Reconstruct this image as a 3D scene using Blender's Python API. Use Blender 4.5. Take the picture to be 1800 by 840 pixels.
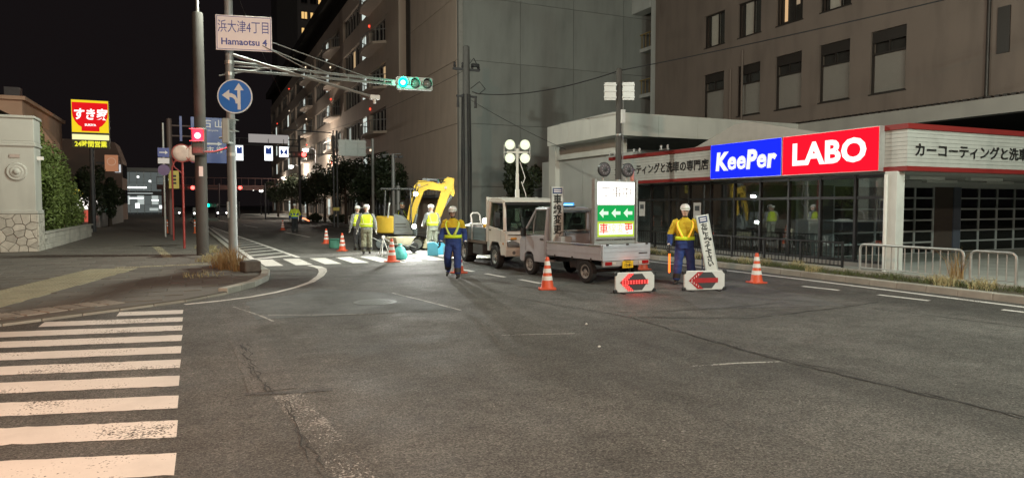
import bpy, bmesh, math, random
from mathutils import Vector, Matrix, kdtree
R = math.radians
random.seed(7)
for o in list(bpy.data.objects): bpy.data.objects.remove(o)
SC = bpy.context.scene
C = SC.collection

# ------------------------------------------------------------------ camera
cam_d = bpy.data.cameras.new('camera'); cam = bpy.data.objects.new('camera', cam_d); C.objects.link(cam)
cam_d.sensor_width = 36; cam_d.lens = 24; cam_d.clip_start = 0.05; cam_d.clip_end = 2000
cam.location = (0, 0, 1.82); cam.rotation_euler = (R(90-2.86), 0, R(-24.5))
SC.camera = cam

# ------------------------------------------------------------------ night sky
W = bpy.data.worlds.new('World'); SC.world = W; W.use_nodes = True
wn = W.node_tree; bg = wn.nodes['Background']
sky = wn.nodes.new('ShaderNodeTexSky'); sky.sky_type = 'NISHITA'; sky.sun_disc = False
sky.sun_elevation = R(-4); sky.sun_rotation = R(200); sky.dust_density = 2
hs = wn.nodes.new('ShaderNodeMix'); hs.data_type = 'RGBA'
hs.inputs[0].default_value = 0.97; hs.inputs[7].default_value = (0.072, 0.056, 0.060, 1)
wn.links.new(sky.outputs[0], hs.inputs[6]); wn.links.new(hs.outputs[2], bg.inputs[0])
bg.inputs[1].default_value = 0.10
# added sun lamp: weak fill standing in for city sky glow
sd = bpy.data.lights.new('sky_fill', 'SUN'); sd.energy = 0.06; sd.angle = R(25); sd.color = (1, .93, .85)
so = bpy.data.objects.new('sky_fill', sd); C.objects.link(so); so.rotation_euler = (R(42), 0, R(-35))

SC.view_settings.view_transform = 'Standard'; SC.view_settings.look = 'None'
SC.view_settings.exposure = 0.0; SC.view_settings.gamma = 1
SC.cycles.use_denoising = True
SC.cycles.max_bounces = 6; SC.cycles.diffuse_bounces = 3; SC.cycles.glossy_bounces = 3
SC.cycles.transparent_max_bounces = 12; SC.cycles.sample_clamp_indirect = 2.5
SC.cycles.sample_clamp_direct = 0; SC.cycles.caustics_reflective = False; SC.cycles.caustics_refractive = False

# ------------------------------------------------------------------ materials
MC = {}
def M(name, col=(.5,.5,.5), rough=.6, metal=0, var=.12, vs=6, bump=0, bs=60, rnd=0, emit=0, ecol=None, spec=.5, stain=0):
    if name in MC: return MC[name]
    m = bpy.data.materials.new(name); m.use_nodes = True; MC[name] = m
    t = m.node_tree; n = t.nodes; L = t.links; p = n['Principled BSDF']
    p.inputs['Roughness'].default_value = rough; p.inputs['Metallic'].default_value = metal
    p.inputs['Specular IOR Level'].default_value = spec
    tc = n.new('ShaderNodeTexCoord')
    nz = n.new('ShaderNodeTexNoise'); nz.inputs['Scale'].default_value = vs; nz.inputs['Detail'].default_value = 5
    L.new(tc.outputs['Object'], nz.inputs['Vector'])
    mx = n.new('ShaderNodeMix'); mx.data_type = 'RGBA'
    mx.inputs[6].default_value = (*[max(0, c*(1-var*1.6)) for c in col], 1)
    mx.inputs[7].default_value = (*[min(1, c*(1+var*1.6)) for c in col], 1)
    L.new(nz.outputs[0], mx.inputs[0]); out = mx.outputs[2]
    if stain:
        n2 = n.new('ShaderNodeTexNoise'); n2.inputs['Scale'].default_value = 1.3; n2.inputs['Detail'].default_value = 8
        mp = n.new('ShaderNodeMapping'); mp.inputs['Scale'].default_value = (1, 1, .25)
        L.new(tc.outputs['Object'], mp.inputs[0]); L.new(mp.outputs[0], n2.inputs['Vector'])
        rp = n.new('ShaderNodeMapRange'); rp.inputs[1].default_value = .45; rp.inputs[2].default_value = .75
        rp.inputs[3].default_value = 1; rp.inputs[4].default_value = 1-stain; L.new(n2.outputs[0], rp.inputs[0])
        vm = n.new('ShaderNodeVectorMath'); vm.operation = 'SCALE'; L.new(out, vm.inputs[0]); L.new(rp.outputs[0], vm.inputs['Scale']); out = vm.outputs[0]
    if rnd:
        oi = n.new('ShaderNodeObjectInfo'); rp = n.new('ShaderNodeMapRange')
        rp.inputs[3].default_value = 1-rnd; rp.inputs[4].default_value = 1+rnd; L.new(oi.outputs['Random'], rp.inputs[0])
        vm = n.new('ShaderNodeVectorMath'); vm.operation = 'SCALE'; L.new(out, vm.inputs[0]); L.new(rp.outputs[0], vm.inputs['Scale']); out = vm.outputs[0]
    L.new(out, p.inputs['Base Color'])
    rr = n.new('ShaderNodeMapRange'); rr.inputs[3].default_value = max(.02, rough-.1); rr.inputs[4].default_value = min(1, rough+.1)
    L.new(nz.outputs[0], rr.inputs[0]); L.new(rr.outputs[0], p.inputs['Roughness'])
    if bump:
        nb = n.new('ShaderNodeTexNoise'); nb.inputs['Scale'].default_value = bs; nb.inputs['Detail'].default_value = 4
        L.new(tc.outputs['Object'], nb.inputs['Vector'])
        b = n.new('ShaderNodeBump'); b.inputs['Strength'].default_value = bump; b.inputs['Distance'].default_value = .02
        L.new(nb.outputs[0], b.inputs['Height']); L.new(b.outputs[0], p.inputs['Normal'])
    if emit:
        p.inputs['Emission Color'].default_value = (*(ecol or col), 1); p.inputs['Emission Strength'].default_value = emit
    return m

def glass(name, tint=(.5,.55,.55), refl=.10, rough=.02, dirt=.03):
    if name in MC: return MC[name]
    m = bpy.data.materials.new(name); m.use_nodes = True; MC[name] = m
    t = m.node_tree; n = t.nodes; L = t.links; n.remove(n['Principled BSDF']); out = n['Material Output']
    tr = n.new('ShaderNodeBsdfTransparent'); tr.inputs[0].default_value = (*tint, 1)
    gl = n.new('ShaderNodeBsdfGlossy'); gl.inputs['Roughness'].default_value = rough
    df = n.new('ShaderNodeBsdfDiffuse'); df.inputs[0].default_value = (.3, .3, .28, 1)
    lw = n.new('ShaderNodeLayerWeight'); lw.inputs[0].default_value = .5
    fr = n.new('ShaderNodeMath'); fr.operation = 'POWER'; fr.inputs[1].default_value = 4; L.new(lw.outputs['Facing'], fr.inputs[0])
    ad = n.new('ShaderNodeMath'); ad.operation = 'MULTIPLY_ADD'; ad.inputs[1].default_value = .7; ad.inputs[2].default_value = refl; ad.use_clamp = True
    L.new(fr.outputs[0], ad.inputs[0])
    m1 = n.new('ShaderNodeMixShader'); m1.inputs[0].default_value = dirt; L.new(tr.outputs[0], m1.inputs[1]); L.new(df.outputs[0], m1.inputs[2])
    m2 = n.new('ShaderNodeMixShader'); L.new(ad.outputs[0], m2.inputs[0]); L.new(m1.outputs[0], m2.inputs[1]); L.new(gl.outputs[0], m2.inputs[2])
    L.new(m2.outputs[0], out.inputs[0])
    return m

def asphalt(name, base, speck=1.0, dark=0):
    if name in MC: return MC[name]
    m = bpy.data.materials.new(name); m.use_nodes = True; MC[name] = m
    t = m.node_tree; n = t.nodes; L = t.links; p = n['Principled BSDF']
    g = n.new('ShaderNodeNewGeometry'); pos = g.outputs['Position']
    def noise(s, d=3, r=.6):
        a = n.new('ShaderNodeTexNoise'); a.inputs['Scale'].default_value = s; a.inputs['Detail'].default_value = d; a.inputs['Roughness'].default_value = r
        L.new(pos, a.inputs['Vector']); return a.outputs[0]
    def rng(x, a, b, c, d):
        q = n.new('ShaderNodeMapRange'); L.new(x, q.inputs[0])
        for i, v in enumerate((a, b, c, d)): q.inputs[i+1].default_value = v
        return q.outputs[0]
    def mul(a, b):
        q = n.new('ShaderNodeMath'); q.operation = 'MULTIPLY'; L.new(a, q.inputs[0]); L.new(b, q.inputs[1]); return q.outputs[0]
    big = rng(noise(.22, 5), .35, .65, .70, 1.26)
    mid = rng(noise(2.6, 7, .75), .3, .7, .72, 1.28)
    # stretched wear along the wheel tracks
    mp = n.new('ShaderNodeMapping'); mp.inputs['Scale'].default_value = (1.1, .06, 1); L.new(pos, mp.inputs[0])
    nt = n.new('ShaderNodeTexNoise'); nt.inputs['Scale'].default_value = 1; nt.inputs['Detail'].default_value = 3; L.new(mp.outputs[0], nt.inputs['Vector'])
    trk = rng(nt.outputs[0], .35, .65, .85, 1.15)
    fine = rng(noise(62, 3, .9), .3, .72, 1-.95*speck, 1+1.25*speck)
    vo = n.new('ShaderNodeTexVoronoi'); vo.inputs['Scale'].default_value = 60; L.new(pos, vo.inputs['Vector'])
    sep = n.new('ShaderNodeSeparateColor'); L.new(vo.outputs['Color'], sep.inputs[0])
    stone = rng(sep.outputs[0], 0, 1, 1-.45*speck, 1+.5*speck)
    spk = rng(sep.outputs[1], .985, .998, 1, 1+.8*speck)
    v = mul(mul(mul(big, mid), mul(fine, stone)), mul(spk, trk))
    vm = n.new('ShaderNodeVectorMath'); vm.operation = 'SCALE'; vm.inputs[0].default_value = base; L.new(v, vm.inputs['Scale'])
    L.new(vm.outputs[0], p.inputs['Base Color'])
    L.new(rng(noise(1.1, 4), .3, .7, .62, .85), p.inputs['Roughness'])
    b = n.new('ShaderNodeBump'); b.inputs['Strength'].default_value = .55*speck; b.inputs['Distance'].default_value = .008
    L.new(mul(fine, stone), b.inputs['Height']); L.new(b.outputs[0], p.inputs['Normal'])
    p.inputs['Specular IOR Level'].default_value = .35
    return m

def road_paint(name, col, wear=.5):
    if name in MC: return MC[name]
    m = bpy.data.materials.new(name); m.use_nodes = True; MC[name] = m
    t = m.node_tree; n = t.nodes; L = t.links; p = n['Principled BSDF']
    g = n.new('ShaderNodeNewGeometry'); pos = g.outputs['Position']
    a = n.new('ShaderNodeTexNoise'); a.inputs['Scale'].default_value = 45; a.inputs['Detail'].default_value = 4; L.new(pos, a.inputs[0])
    b = n.new('ShaderNodeTexNoise'); b.inputs['Scale'].default_value = 1.1; b.inputs['Detail'].default_value = 7; b.inputs['Roughness'].default_value = .7; L.new(pos, b.inputs[0])
    ad = n.new('ShaderNodeMath'); L.new(a.outputs[0], ad.inputs[0]); L.new(b.outputs[0], ad.inputs[1])
    mr = n.new('ShaderNodeMapRange'); L.new(ad.outputs[0], mr.inputs[0])
    mr.inputs[1].default_value = 1.42-.5*wear; mr.inputs[2].default_value = 1.50-.5*wear
    b2 = n.new('ShaderNodeMapRange'); L.new(b.outputs[0], b2.inputs[0]); b2.inputs[1].default_value = .3; b2.inputs[2].default_value = .7; b2.inputs[3].default_value = .82; b2.inputs[4].default_value = 1.08
    sc = n.new('ShaderNodeVectorMath'); sc.operation = 'SCALE'; sc.inputs[0].default_value = col; L.new(b2.outputs[0], sc.inputs['Scale'])
    L.new(sc.outputs[0], p.inputs['Base Color']); p.inputs['Roughness'].default_value = .7
    iv = n.new('ShaderNodeMath'); iv.operation = 'SUBTRACT'; iv.inputs[0].default_value = 1; L.new(mr.outputs[0], iv.inputs[1]); L.new(iv.outputs[0], p.inputs['Alpha'])
    bu = n.new('ShaderNodeBump'); bu.inputs['Strength'].default_value = .3; bu.inputs['Distance'].default_value = .006
    L.new(a.outputs[0], bu.inputs['Height']); L.new(bu.outputs[0], p.inputs['Normal'])
    return m

def E(name, col, s):
    """a surface that gives off light"""
    return M(name, (.004,.004,.004), .9, emit=s, ecol=col, var=0, spec=.0)

# ------------------------------------------------------------------ mesh helpers
class MB:
    def __init__(s): s.v = []; s.f = []; s.m = []
    def add(s, vs, fs, mi=0):
        b = len(s.v); s.v += [tuple(v) for v in vs]; s.f += [tuple(b+i for i in f) for f in fs]; s.m += [mi]*len(fs); return s
    def box(s, x0, x1, y0, y1, z0, z1, mi=0):
        return s.add([(x0,y0,z0),(x1,y0,z0),(x1,y1,z0),(x0,y1,z0),(x0,y0,z1),(x1,y0,z1),(x1,y1,z1),(x0,y1,z1)],
              [(3,2,1,0),(4,5,6,7),(0,1,5,4),(1,2,6,5),(2,3,7,6),(3,0,4,7)], mi)
    def cbox(s, c, d, mi=0):
        return s.box(c[0]-d[0]/2, c[0]+d[0]/2, c[1]-d[1]/2, c[1]+d[1]/2, c[2]-d[2]/2, c[2]+d[2]/2, mi)
    def ring(s, pts, radii, n=10, mi=0, caps=True, sq=None):
        """tube through pts with radii; sq=(a,b) gives elliptical section factors"""
        pts = [Vector(p) for p in pts]
        if not isinstance(radii, (list, tuple)): radii = [radii]*len(pts)
        V = []; up = None
        for i, p in enumerate(pts):
            d = (pts[min(i+1, len(pts)-1)] - pts[max(i-1, 0)]).normalized()
            if up is None:
                up = Vector((0,0,1)) if abs(d.z) < .9 else Vector((0,1,0))
            x = d.cross(up).normalized(); y = x.cross(d).normalized(); up = y
            a, b = sq if sq else (1, 1)
            for k in range(n):
                t = 2*math.pi*k/n
                V.append(p + x*math.cos(t)*radii[i]*a + y*math.sin(t)*radii[i]*b)
        Fs = []
        for i in range(len(pts)-1):
            for k in range(n):
                Fs.append((i*n+k, i*n+(k+1)%n, (i+1)*n+(k+1)%n, (i+1)*n+k))
        if caps:
            Fs.append(tuple(range(n-1, -1, -1))); Fs.append(tuple((len(pts)-1)*n+k for k in range(n)))
        return s.add(V, Fs, mi)
    def cyl(s, p0, p1, r0, r1=None, n=14, mi=0): return s.ring([p0, p1], [r0, r0 if r1 is None else r1], n, mi)
    def lathe(s, prof, n=20, mi=0, c=(0,0,0), axis='z', caps=True):
        V = []; Fs = []
        for r, z in prof:
            for k in range(n):
                t = 2*math.pi*k/n; a, b = r*math.cos(t), r*math.sin(t)
                q = (a, b, z) if axis == 'z' else ((a, -z, b) if axis == 'y' else (z, a, b))
                V.append((c[0]+q[0], c[1]+q[1], c[2]+q[2]))
        for i in range(len(prof)-1):
            for k in range(n): Fs.append((i*n+k, i*n+(k+1)%n, (i+1)*n+(k+1)%n, (i+1)*n+k))
        if caps: Fs.append(tuple(range(n-1,-1,-1))); Fs.append(tuple((len(prof)-1)*n+k for k in range(n)))
        return s.add(V, Fs, mi)
    def prism(s, poly, a, b, plane='xy', mi=0):
        """extrude polygon: plane 'xy' along z, 'yz' along x, 'xz' along y, between a and b"""
        n = len(poly)
        def q(p, h): return (p[0],p[1],h) if plane == 'xy' else ((h,p[0],p[1]) if plane == 'yz' else (p[0],h,p[1]))
        V = [q(p,a) for p in poly] + [q(p,b) for p in poly]
        Fs = [tuple(range(n-1,-1,-1)), tuple(range(n,2*n))] + [(i,(i+1)%n,n+(i+1)%n,n+i) for i in range(n)]
        return s.add(V, Fs, mi)
    def strip(s, pts, w, z, mi=0):
        """flat ribbon of width w along 2D pts at height z"""
        pts = [Vector((p[0],p[1])) for p in pts]; V = []
        for i, p in enumerate(pts):
            d = (pts[min(i+1,len(pts)-1)]-pts[max(i-1,0)]).normalized(); nx = Vector((-d.y, d.x))
            ww = w[i] if isinstance(w, (list,tuple)) else w
            a = p+nx*ww/2; b = p-nx*ww/2; V += [(a.x,a.y,z),(b.x,b.y,z)]
        return s.add(V, [(2*i,2*i+1,2*i+3,2*i+2) for i in range(len(pts)-1)], mi)
    def quad(s, a, b, c, d, mi=0): return s.add([a,b,c,d], [(0,1,2,3)], mi)
    def mesh(s, name, mats, smooth=False):
        me = bpy.data.meshes.new(name); me.from_pydata(s.v, [], s.f)
        for m in (mats if isinstance(mats, (list,tuple)) else [mats]): me.materials.append(m)
        for p, i in zip(me.polygons, s.m): p.material_index = i; p.use_smooth = smooth
        bm = bmesh.new(); bm.from_mesh(me); bmesh.ops.recalc_face_normals(bm, faces=bm.faces); bm.to_mesh(me); bm.free()
        return me
    def build(s, name, mats, parent=None, smooth=False, bevel=0, seg=2, sharp=None):
        o = bpy.data.objects.new(name, s.mesh(name, mats, smooth or sharp is not None)); C.objects.link(o)
        if parent is not None: o.parent = parent
        if bevel:
            b = o.modifiers.new('bevel','BEVEL'); b.width = bevel; b.segments = seg; b.limit_method = 'ANGLE'; b.angle_limit = R(30)
            if bevel >= .02:
                b.harden_normals = True
                for p in o.data.polygons: p.use_smooth = True
        if sharp is not None: auto(o, sharp)
        return o
def auto(o, ang=35):
    me = o.data; bm = bmesh.new(); bm.from_mesh(me)
    for e in bm.edges:
        if len(e.link_faces) == 2 and e.calc_face_angle(0) > R(ang): e.smooth = False
    for f in bm.faces: f.smooth = True
    bm.to_mesh(me); bm.free()
def tag(o, label, cat, group=None, kind=None):
    if label: o['label'] = label
    if cat: o['category'] = cat
    if group: o['group'] = group
    if kind: o['kind'] = kind
    return o
def thing(name, label, cat, loc=(0,0,0), rz=0, group=None):
    o = bpy.data.objects.new(name, None); C.objects.link(o); o.empty_display_size = .2
    o.location = loc; o.rotation_euler = (0,0,rz); return tag(o, label, cat, group)
def struct(o, kind='structure'): o['kind'] = kind; return o
def inst(name, me, parent, loc=(0,0,0), rot=(0,0,0), scale=(1,1,1)):
    o = bpy.data.objects.new(name, me); C.objects.link(o); o.parent = parent
    o.location = loc; o.rotation_euler = rot; o.scale = scale; return o
def copy_tree(o, parent=None):
    c = o.copy(); C.objects.link(c); c.parent = parent
    for ch in list(o.children): copy_tree(ch, c)
    return c
def text(s, size, mat, parent, loc, rot, name='lettering', bold=0, sx=1, ext=.004, align='CENTER', shear=0, space=1, line=1):
    cu = bpy.data.curves.new('t', 'FONT'); cu.body = s; cu.size = size; cu.extrude = ext; cu.offset = bold
    cu.align_x = align; cu.align_y = 'CENTER'; cu.shear = shear; cu.space_character = space; cu.space_line = line; cu.resolution_u = 3
    tmp = bpy.data.objects.new('t', cu); C.objects.link(tmp)
    me = bpy.data.meshes.new_from_object(tmp); bpy.data.objects.remove(tmp); bpy.data.curves.remove(cu)
    me.materials.clear(); me.materials.append(mat); me.name = name
    return inst(name, me, parent, loc, rot, (sx,1,1))
FACE_S = (R(90),0,0)          # readable when looking along +Y
FACE_W = (R(90),0,R(-90))     # readable when looking along +X
def light(kind, parent, loc, energy, col=(1,1,1), size=.2, target=None, spot=120, blend=.6, name='lamp_light'):
    d = bpy.data.lights.new(name, kind); d.energy = energy; d.color = col
    if kind == 'AREA': d.shape = 'DISK'; d.size = size
    else: d.shadow_soft_size = size
    if kind == 'SPOT': d.spot_size = R(spot); d.spot_blend = blend
    o = bpy.data.objects.new(name, d); C.objects.link(o); o.parent = parent; o.location = loc
    if target is not None: o.rotation_euler = (Vector(target)-Vector(loc)).to_track_quat('-Z','Y').to_euler()
    return o
def bend(y): return -.055*max(0, y-15)

# shared colours
STEEL = M('galvanised_steel', (.42,.43,.42), .45, .6, .12, 9)
DSTEEL = M('dark_steel', (.08,.08,.085), .5, .5, .2, 9)
BLACK = M('black_rubber', (.018,.018,.019), .75, 0, .25, 12)
BPLAST = M('black_plastic', (.025,.025,.027), .45, 0, .15, 12)
CONC = M('pole_concrete', (.085,.08,.073), .85, 0, .15, 4, .2, 40, stain=.25)
WHITE = M('white_paint', (.75,.75,.72), .4, 0, .06, 7)
CHROME = M('chrome', (.7,.7,.7), .15, 1, .05, 9)
PAINT = road_paint('road_paint_white', (.70,.675,.635), .58)
PAINTX = road_paint('road_paint_ghost', (.34,.33,.31), 1.06)
PAINTW = road_paint('road_paint_worn', (.42,.41,.38), .82)
# ================================================================== SETTING: ground, road, pavements
LAMP_GAIN = 4.5
g = MB(); g.quad((-900,-500,-.06),(900,-500,-.06),(900,1300,-.06),(-900,1300,-.06))
struct(g.build('ground', asphalt('ground_dark', (.05,.05,.048), .2)))
ASPH = asphalt('asphalt', (.092,.088,.081), 1.0)
r = MB(); r.quad((-60,-60,0),(70,-60,0),(70,260,0),(-60,260,0))
road = struct(r.build('road', ASPH))
def rchild(mb, name, mat): return mb.build(name, mat, road)
# zebra crossing close by
for i in range(10):
    y0 = 5.05+.84*i; y1 = y0+.46; x1 = -.20-.012*i; ln = 5.2; sl = .30-.014*i
    if i == 8: ln = 1.95
    if i == 9: ln = .98
    if i in (6, 7): ln = 3.4
    n_ = int(ln/.07); lo = []; hi = []
    for k in range(n_+1):
        q = ln*k/n_; j = lambda: random.gauss(0,.006)+.012*(random.random() < .05)
        lo.append((x1-q+random.gauss(0,.002), y0+sl*q+j(), .004)); hi.append((x1-q+random.gauss(0,.002), y1+sl*q-j(), .004))
    rchild(MB().add(lo+hi, [(k,k+1,n_+2+k,n_+1+k) for k in range(n_)]), 'crosswalk_stripe', PAINT)
# zebra crossing beyond the corner
for k in range(9):
    x = 1.72+.86*k
    rchild(MB().quad((x,21.4,.004),(x+.5,21.35,.004),(x+.42,24.0,.004),(x-.1,24.0,.004)), 'crosswalk_stripe', PAINT)
# edge line round the corner
pts = [(-.3,13.78),(.3,14.02),(.86,14.36),(1.4,14.92),(1.88,15.64),(2.35,16.6),(2.75,17.88),(3.0,19.0),(3.12,19.9),(3.1,20.6),(2.95,21.1)]
rchild(MB().strip(pts, [.12]*5+[.15,.18,.22,.24,.24,.2], .0045), 'edge_line', PAINT)
# hatched island strip along the kerb
A0, A1, B0, B1 = Vector((1.55,24.3)), Vector((.55,62)), Vector((3.05,24.6)), Vector((.75,62))
rchild(MB().strip([A0,A1], .16, .004), 'edge_line', PAINT)
rchild(MB().strip([B0,B1], .16, .0045), 'edge_line', PAINT)
for k in range(20):
    t0 = k*.045; a = A0.lerp(A1, t0); b = B0.lerp(B1, t0+.028)
    rchild(MB().strip([a,b], .26, .0048), 'hatch_bar', PAINT)
# lane dashes and right edge line
for (xa,ya,xb,yb) in [(7.14,14.05,7.06,15.05),(6.94,15.68,6.84,16.68),(6.75,17.35,6.62,18.4),(5.85,21.0,5.75,22.6),(5.55,39.6,5.08,47.7),(4.1,58,3.5,66),(2.6,78,1.9,88),
        (12.37,10.3,12.23,11.15),(12.57,8.45,12.46,9.45),(12.75,6.2,12.65,7.2),(9.0,58,8.4,66),(7.4,78,6.8,88)]:
    rchild(MB().strip([(xa,ya),(xb,yb)], .13, .004), 'lane_dash', PAINT)
rchild(MB().strip([(13.25,-20),(13.3,6)]+[(13.35+bend(y),y) for y in (12,20,30,40,60,90,140)], .14, .004), 'edge_line', PAINT)
rchild(MB().strip([(3.78,8.68),(4.3,8.52),(4.79,8.36)], .035, .004), 'worn_line', PAINTW)
rchild(MB().strip([(5.0,6.1),(5.6,6.0),(6.1,5.85)], .05, .004), 'worn_line', PAINTW)
rchild(MB().strip([(3.57,13.79),(3.8,12.6),(4.06,11.05)], .05, .0045), 'worn_line', PAINTW)
rchild(MB().strip([(.5,13.1),(.85,11.9),(1.0,11.2)], .045, .004), 'worn_line', PAINTW)
rchild(MB().strip([(.75,12.0),(1.6,11.6),(2.6,11.3)], .03, .004), 'worn_line', PAINTW)
# patched asphalt with sealed joints
PATCH = asphalt('asphalt_patch', (.075,.079,.078), .5)
rchild(MB().add([(.55,11.5,.003),(4.03,11.15,.003),(3.55,13.75,.003),(2.3,15.2,.003),(1.6,14.3,.003),(.75,13.7,.003)],[(0,1,2,3,4,5)]), 'asphalt_patch', PATCH)
rchild(MB().add([(7.9,9.4,.003),(10.6,8.7,.003),(11.6,12.2,.003),(9.9,13.4,.003)],[(0,1,2,3)]), 'asphalt_patch', asphalt('asphalt_patch_2', (.10,.097,.094), .7))
SEAL = M('bitumen_seal', (.03,.029,.028), .85, 0, .3, 30)
def wob(pts, j=.05, st=.35):
    out = []
    for a, b in zip(pts[:-1], pts[1:]):
        a, b = Vector(a), Vector(b); n = max(2, int((b-a).length/st))
        for i in range(n):
            p = a.lerp(b, i/n); out.append((p.x+random.uniform(-j,j), p.y+random.uniform(-j,j)))
    out.append(tuple(pts[-1])); return out
for pts, w in [([(5.6,12.0),(5.93,10.57),(6.3,9.2),(6.21,7.76),(6.17,5.68),(6.36,3.42),(6.5,1.5)], .035), ([(6.0,10.2),(6.6,9.6),(8.3,9.3),(9.9,9.4)], .03), ([(6.3,9.15),(8.0,8.4),(10.0,8.5),(11.55,8.79)], .035),
        ([(9.6,10.6),(10.6,8.9),(11.13,6.02),(11.5,3)], .03), ([(.49,9.6),(.48,8.27),(.6,6.92)], .04),
        ([(6.25,8.0),(6.1,6.8),(6.35,5.0)], .02), ([(1.0,17.5),(4.2,16.4),(6.3,15.6),(8,14.2)], .03), ([(.7,6.6),(.65,5.2),(.8,3.6)], .018)]:
    for q in range(3):
        pp = wob([(a+random.uniform(-.06,.06),b+random.uniform(-.1,.1)) for a,b in pts], .035, .12); ww = [w*.55*max(0,random.gauss(.5,.45)) for _ in pp]
        rchild(MB().strip(pp, ww, .0055+.0004*q), 'crack', SEAL)
# backfilled trench and a ghost of the old lane line in the foreground
rchild(MB().strip(wob([(.52,13.2),(.55,10.2),(.62,7.0)],.02,.4), .46, .0032), 'trench_patch', asphalt('asphalt_trench', (.098,.092,.085), .9))
rchild(MB().strip(wob([(.72,6.8),(.86,5.2),(1.0,3.4)],.02,.3), .26, .0036), 'worn_line', PAINTX)
rchild(MB().strip(wob([(.35,6.95),(.8,6.85),(1.15,6.8)],.03,.2), .09, .0042), 'trench_patch', asphalt('asphalt_tar', (.065,.062,.06), .8))
mh = thing('manhole_cover', 'round iron manhole cover in the dark patched asphalt', 'manhole', (2.94,12.63,.0))
IRON = M('cast_iron', (.13,.135,.135), .5, .5, .3, 20)
MB().lathe([(.40,.0),(.40,.007),(.33,.007),(.33,.004)], 28).build('rim', IRON, mh)
MB().lathe([(.325,.0),(.325,.007),(.0001,.007)], 28).build('lid', IRON, mh)
for k in range(-4, 5):
    h = math.sqrt(max(0,.29**2-(k*.065)**2)); MB().box(k*.065-.012, k*.065+.012, -h, h, .007, .011).build('rib', IRON, mh)
# small litter stones
for (x,y) in [(5.3,8.9),(4.6,7.4)]:
    o = MB().ring([(x-.02,y,.012),(x,y,.016),(x+.02,y+.01,.012)], [.008,.016,.007], 6).build('pebble', M('pebble', (.6,.6,.58), .8))
    tag(o, 'tiny pale pebble lying on the open asphalt near the cracks' if x > 5 else 'tiny pale pebble lying on the plain asphalt', 'pebble', 'loose pebbles on the asphalt')

# ---- left pavement
KERB = [(-30,6.2),(-12,9.4),(-5,11.1),(-3.2,12.15),(-2.3,12.72),(-1.3,13.4),(-.3,14.1),(.45,15.0),(1.05,16.1),(1.45,17.4),(1.6,18.8),(1.52,20.5),(1.25,24),(.85,38),(.3,55),(-.9,80),(-6,170)]
ZS = .075
poly = KERB + [(-60,170),(-60,6.2)]
PAVE = M('pavement_base', (.12,.11,.095), .85, 0, .2, 3, .3, 50)
pav = struct(MB().prism(poly, -.02, ZS-.012).build('pavement', PAVE)); 
def inside(x, y):
    c = False; n = len(poly)
    for i in range(n):
        a, b = poly[i], poly[(i+1)%n]
        if (a[1] > y) != (b[1] > y) and x < (b[0]-a[0])*(y-a[1])/(b[1]-a[1])+a[0]: c = not c
    return c
def hd(x, y):
    return min(((x-a[0])**2+(y-a[1])**2)**.5 for i in range(len(KERB)-1) for t in (0,.2,.4,.6,.8) for a in [(KERB[i][0]+(KERB[i+1][0]-KERB[i][0])*t, KERB[i][1]+(KERB[i+1][1]-KERB[i][1])*t)])
TILE = M('paving_slab', (.112,.103,.088), .8, 0, .18, 5, .25, 70, rnd=.16)
YTILE = M('tactile_tile', (.27,.245,.165), .8, 0, .15, 7, .2, 60, rnd=.12)
PTILE = M('pale_tactile_tile', (.27,.255,.225), .8, 0, .15, 7, .2, 60, rnd=.12)
S = .66
tile_me = MB(); tile_me.add([(-.322,-.322,0),(.322,-.322,0),(.322,.322,0),(-.322,.322,0),(-.312,-.312,.014),(.312,-.312,.014),(.312,.312,.014),(-.312,.312,.014)],
      [(4,5,6,7),(0,1,5,4),(1,2,6,5),(2,3,7,6),(3,0,4,7)])
tile_me = tile_me.mesh('paving_slab', TILE)
def band(x, y):     # guiding strip of tactile tiles
    d = Vector((1.75,8.3)).normalized(); q = Vector((x+3.9, y-13.4)); s = q.dot(d); n = abs(q.x*d.y-q.y*d.x)
    return n < .62 and -1 < s < 8.3
cand = []
for j in range(0, 34):
    for i in range(-9, 4):
        x = i*S+(.33 if j % 2 else 0); y = 12.4+j*S
        if x > -5.45 and inside(x,y) and hd(x,y) > .52 and not band(x,y) and not (15.2 < y < 15.25): cand.append((x,y))
cand.sort(key=lambda p: p[1])
for x, y in cand[:296]:
    inst('paving_slab', tile_me, pav, (x,y,ZS-.013+random.uniform(-.002,.002)), (random.uniform(-.004,.004),random.uniform(-.004,.004),0))
# tactile tiles with raised bars
def tact(mat, dots):
    m = MB(); m.add([(-.146,-.146,0),(.146,-.146,0),(.146,.146,0),(-.146,.146,0),(-.14,-.14,.016),(.14,-.14,.016),(.14,.14,.016),(-.14,.14,.016)],[(4,5,6,7),(0,1,5,4),(1,2,6,5),(2,3,7,6),(3,0,4,7)])
    if dots:
        for a in range(4):
            for b in range(4): m.box(-.105+a*.07-.014, -.105+a*.07+.014, -.105+b*.07-.014, -.105+b*.07+.014, .016, .021)
    else:
        for a in range(4): m.box(-.105+a*.07-.012, -.105+a*.07+.012, -.12, .12, .016, .021)
    return m.mesh('tactile_tile', mat)
tb, td, tp = tact(YTILE, False), tact(YTILE, True), tact(PTILE, True)
d = Vector((1.75,8.3)).normalized(); nrm = Vector((d.y,-d.x)); az = math.atan2(-d.x, d.y)
for k in range(28):
    for w in range(-1, 3):
        p = Vector((-3.9,13.4)) + d*(.3*k) + nrm*(.3*w-.15)
        if inside(p.x,p.y) and hd(p.x,p.y) > .25: inst('tactile_tile', tb, pav, (p.x,p.y,ZS-.012), (0,0,az))
for k in range(14):
    x = -2.05+.3*k; y = 21.75+.045*k
    if inside(x,y): inst('tactile_tile', td, pav, (x,y,ZS-.012), (0,0,.15))
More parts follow.
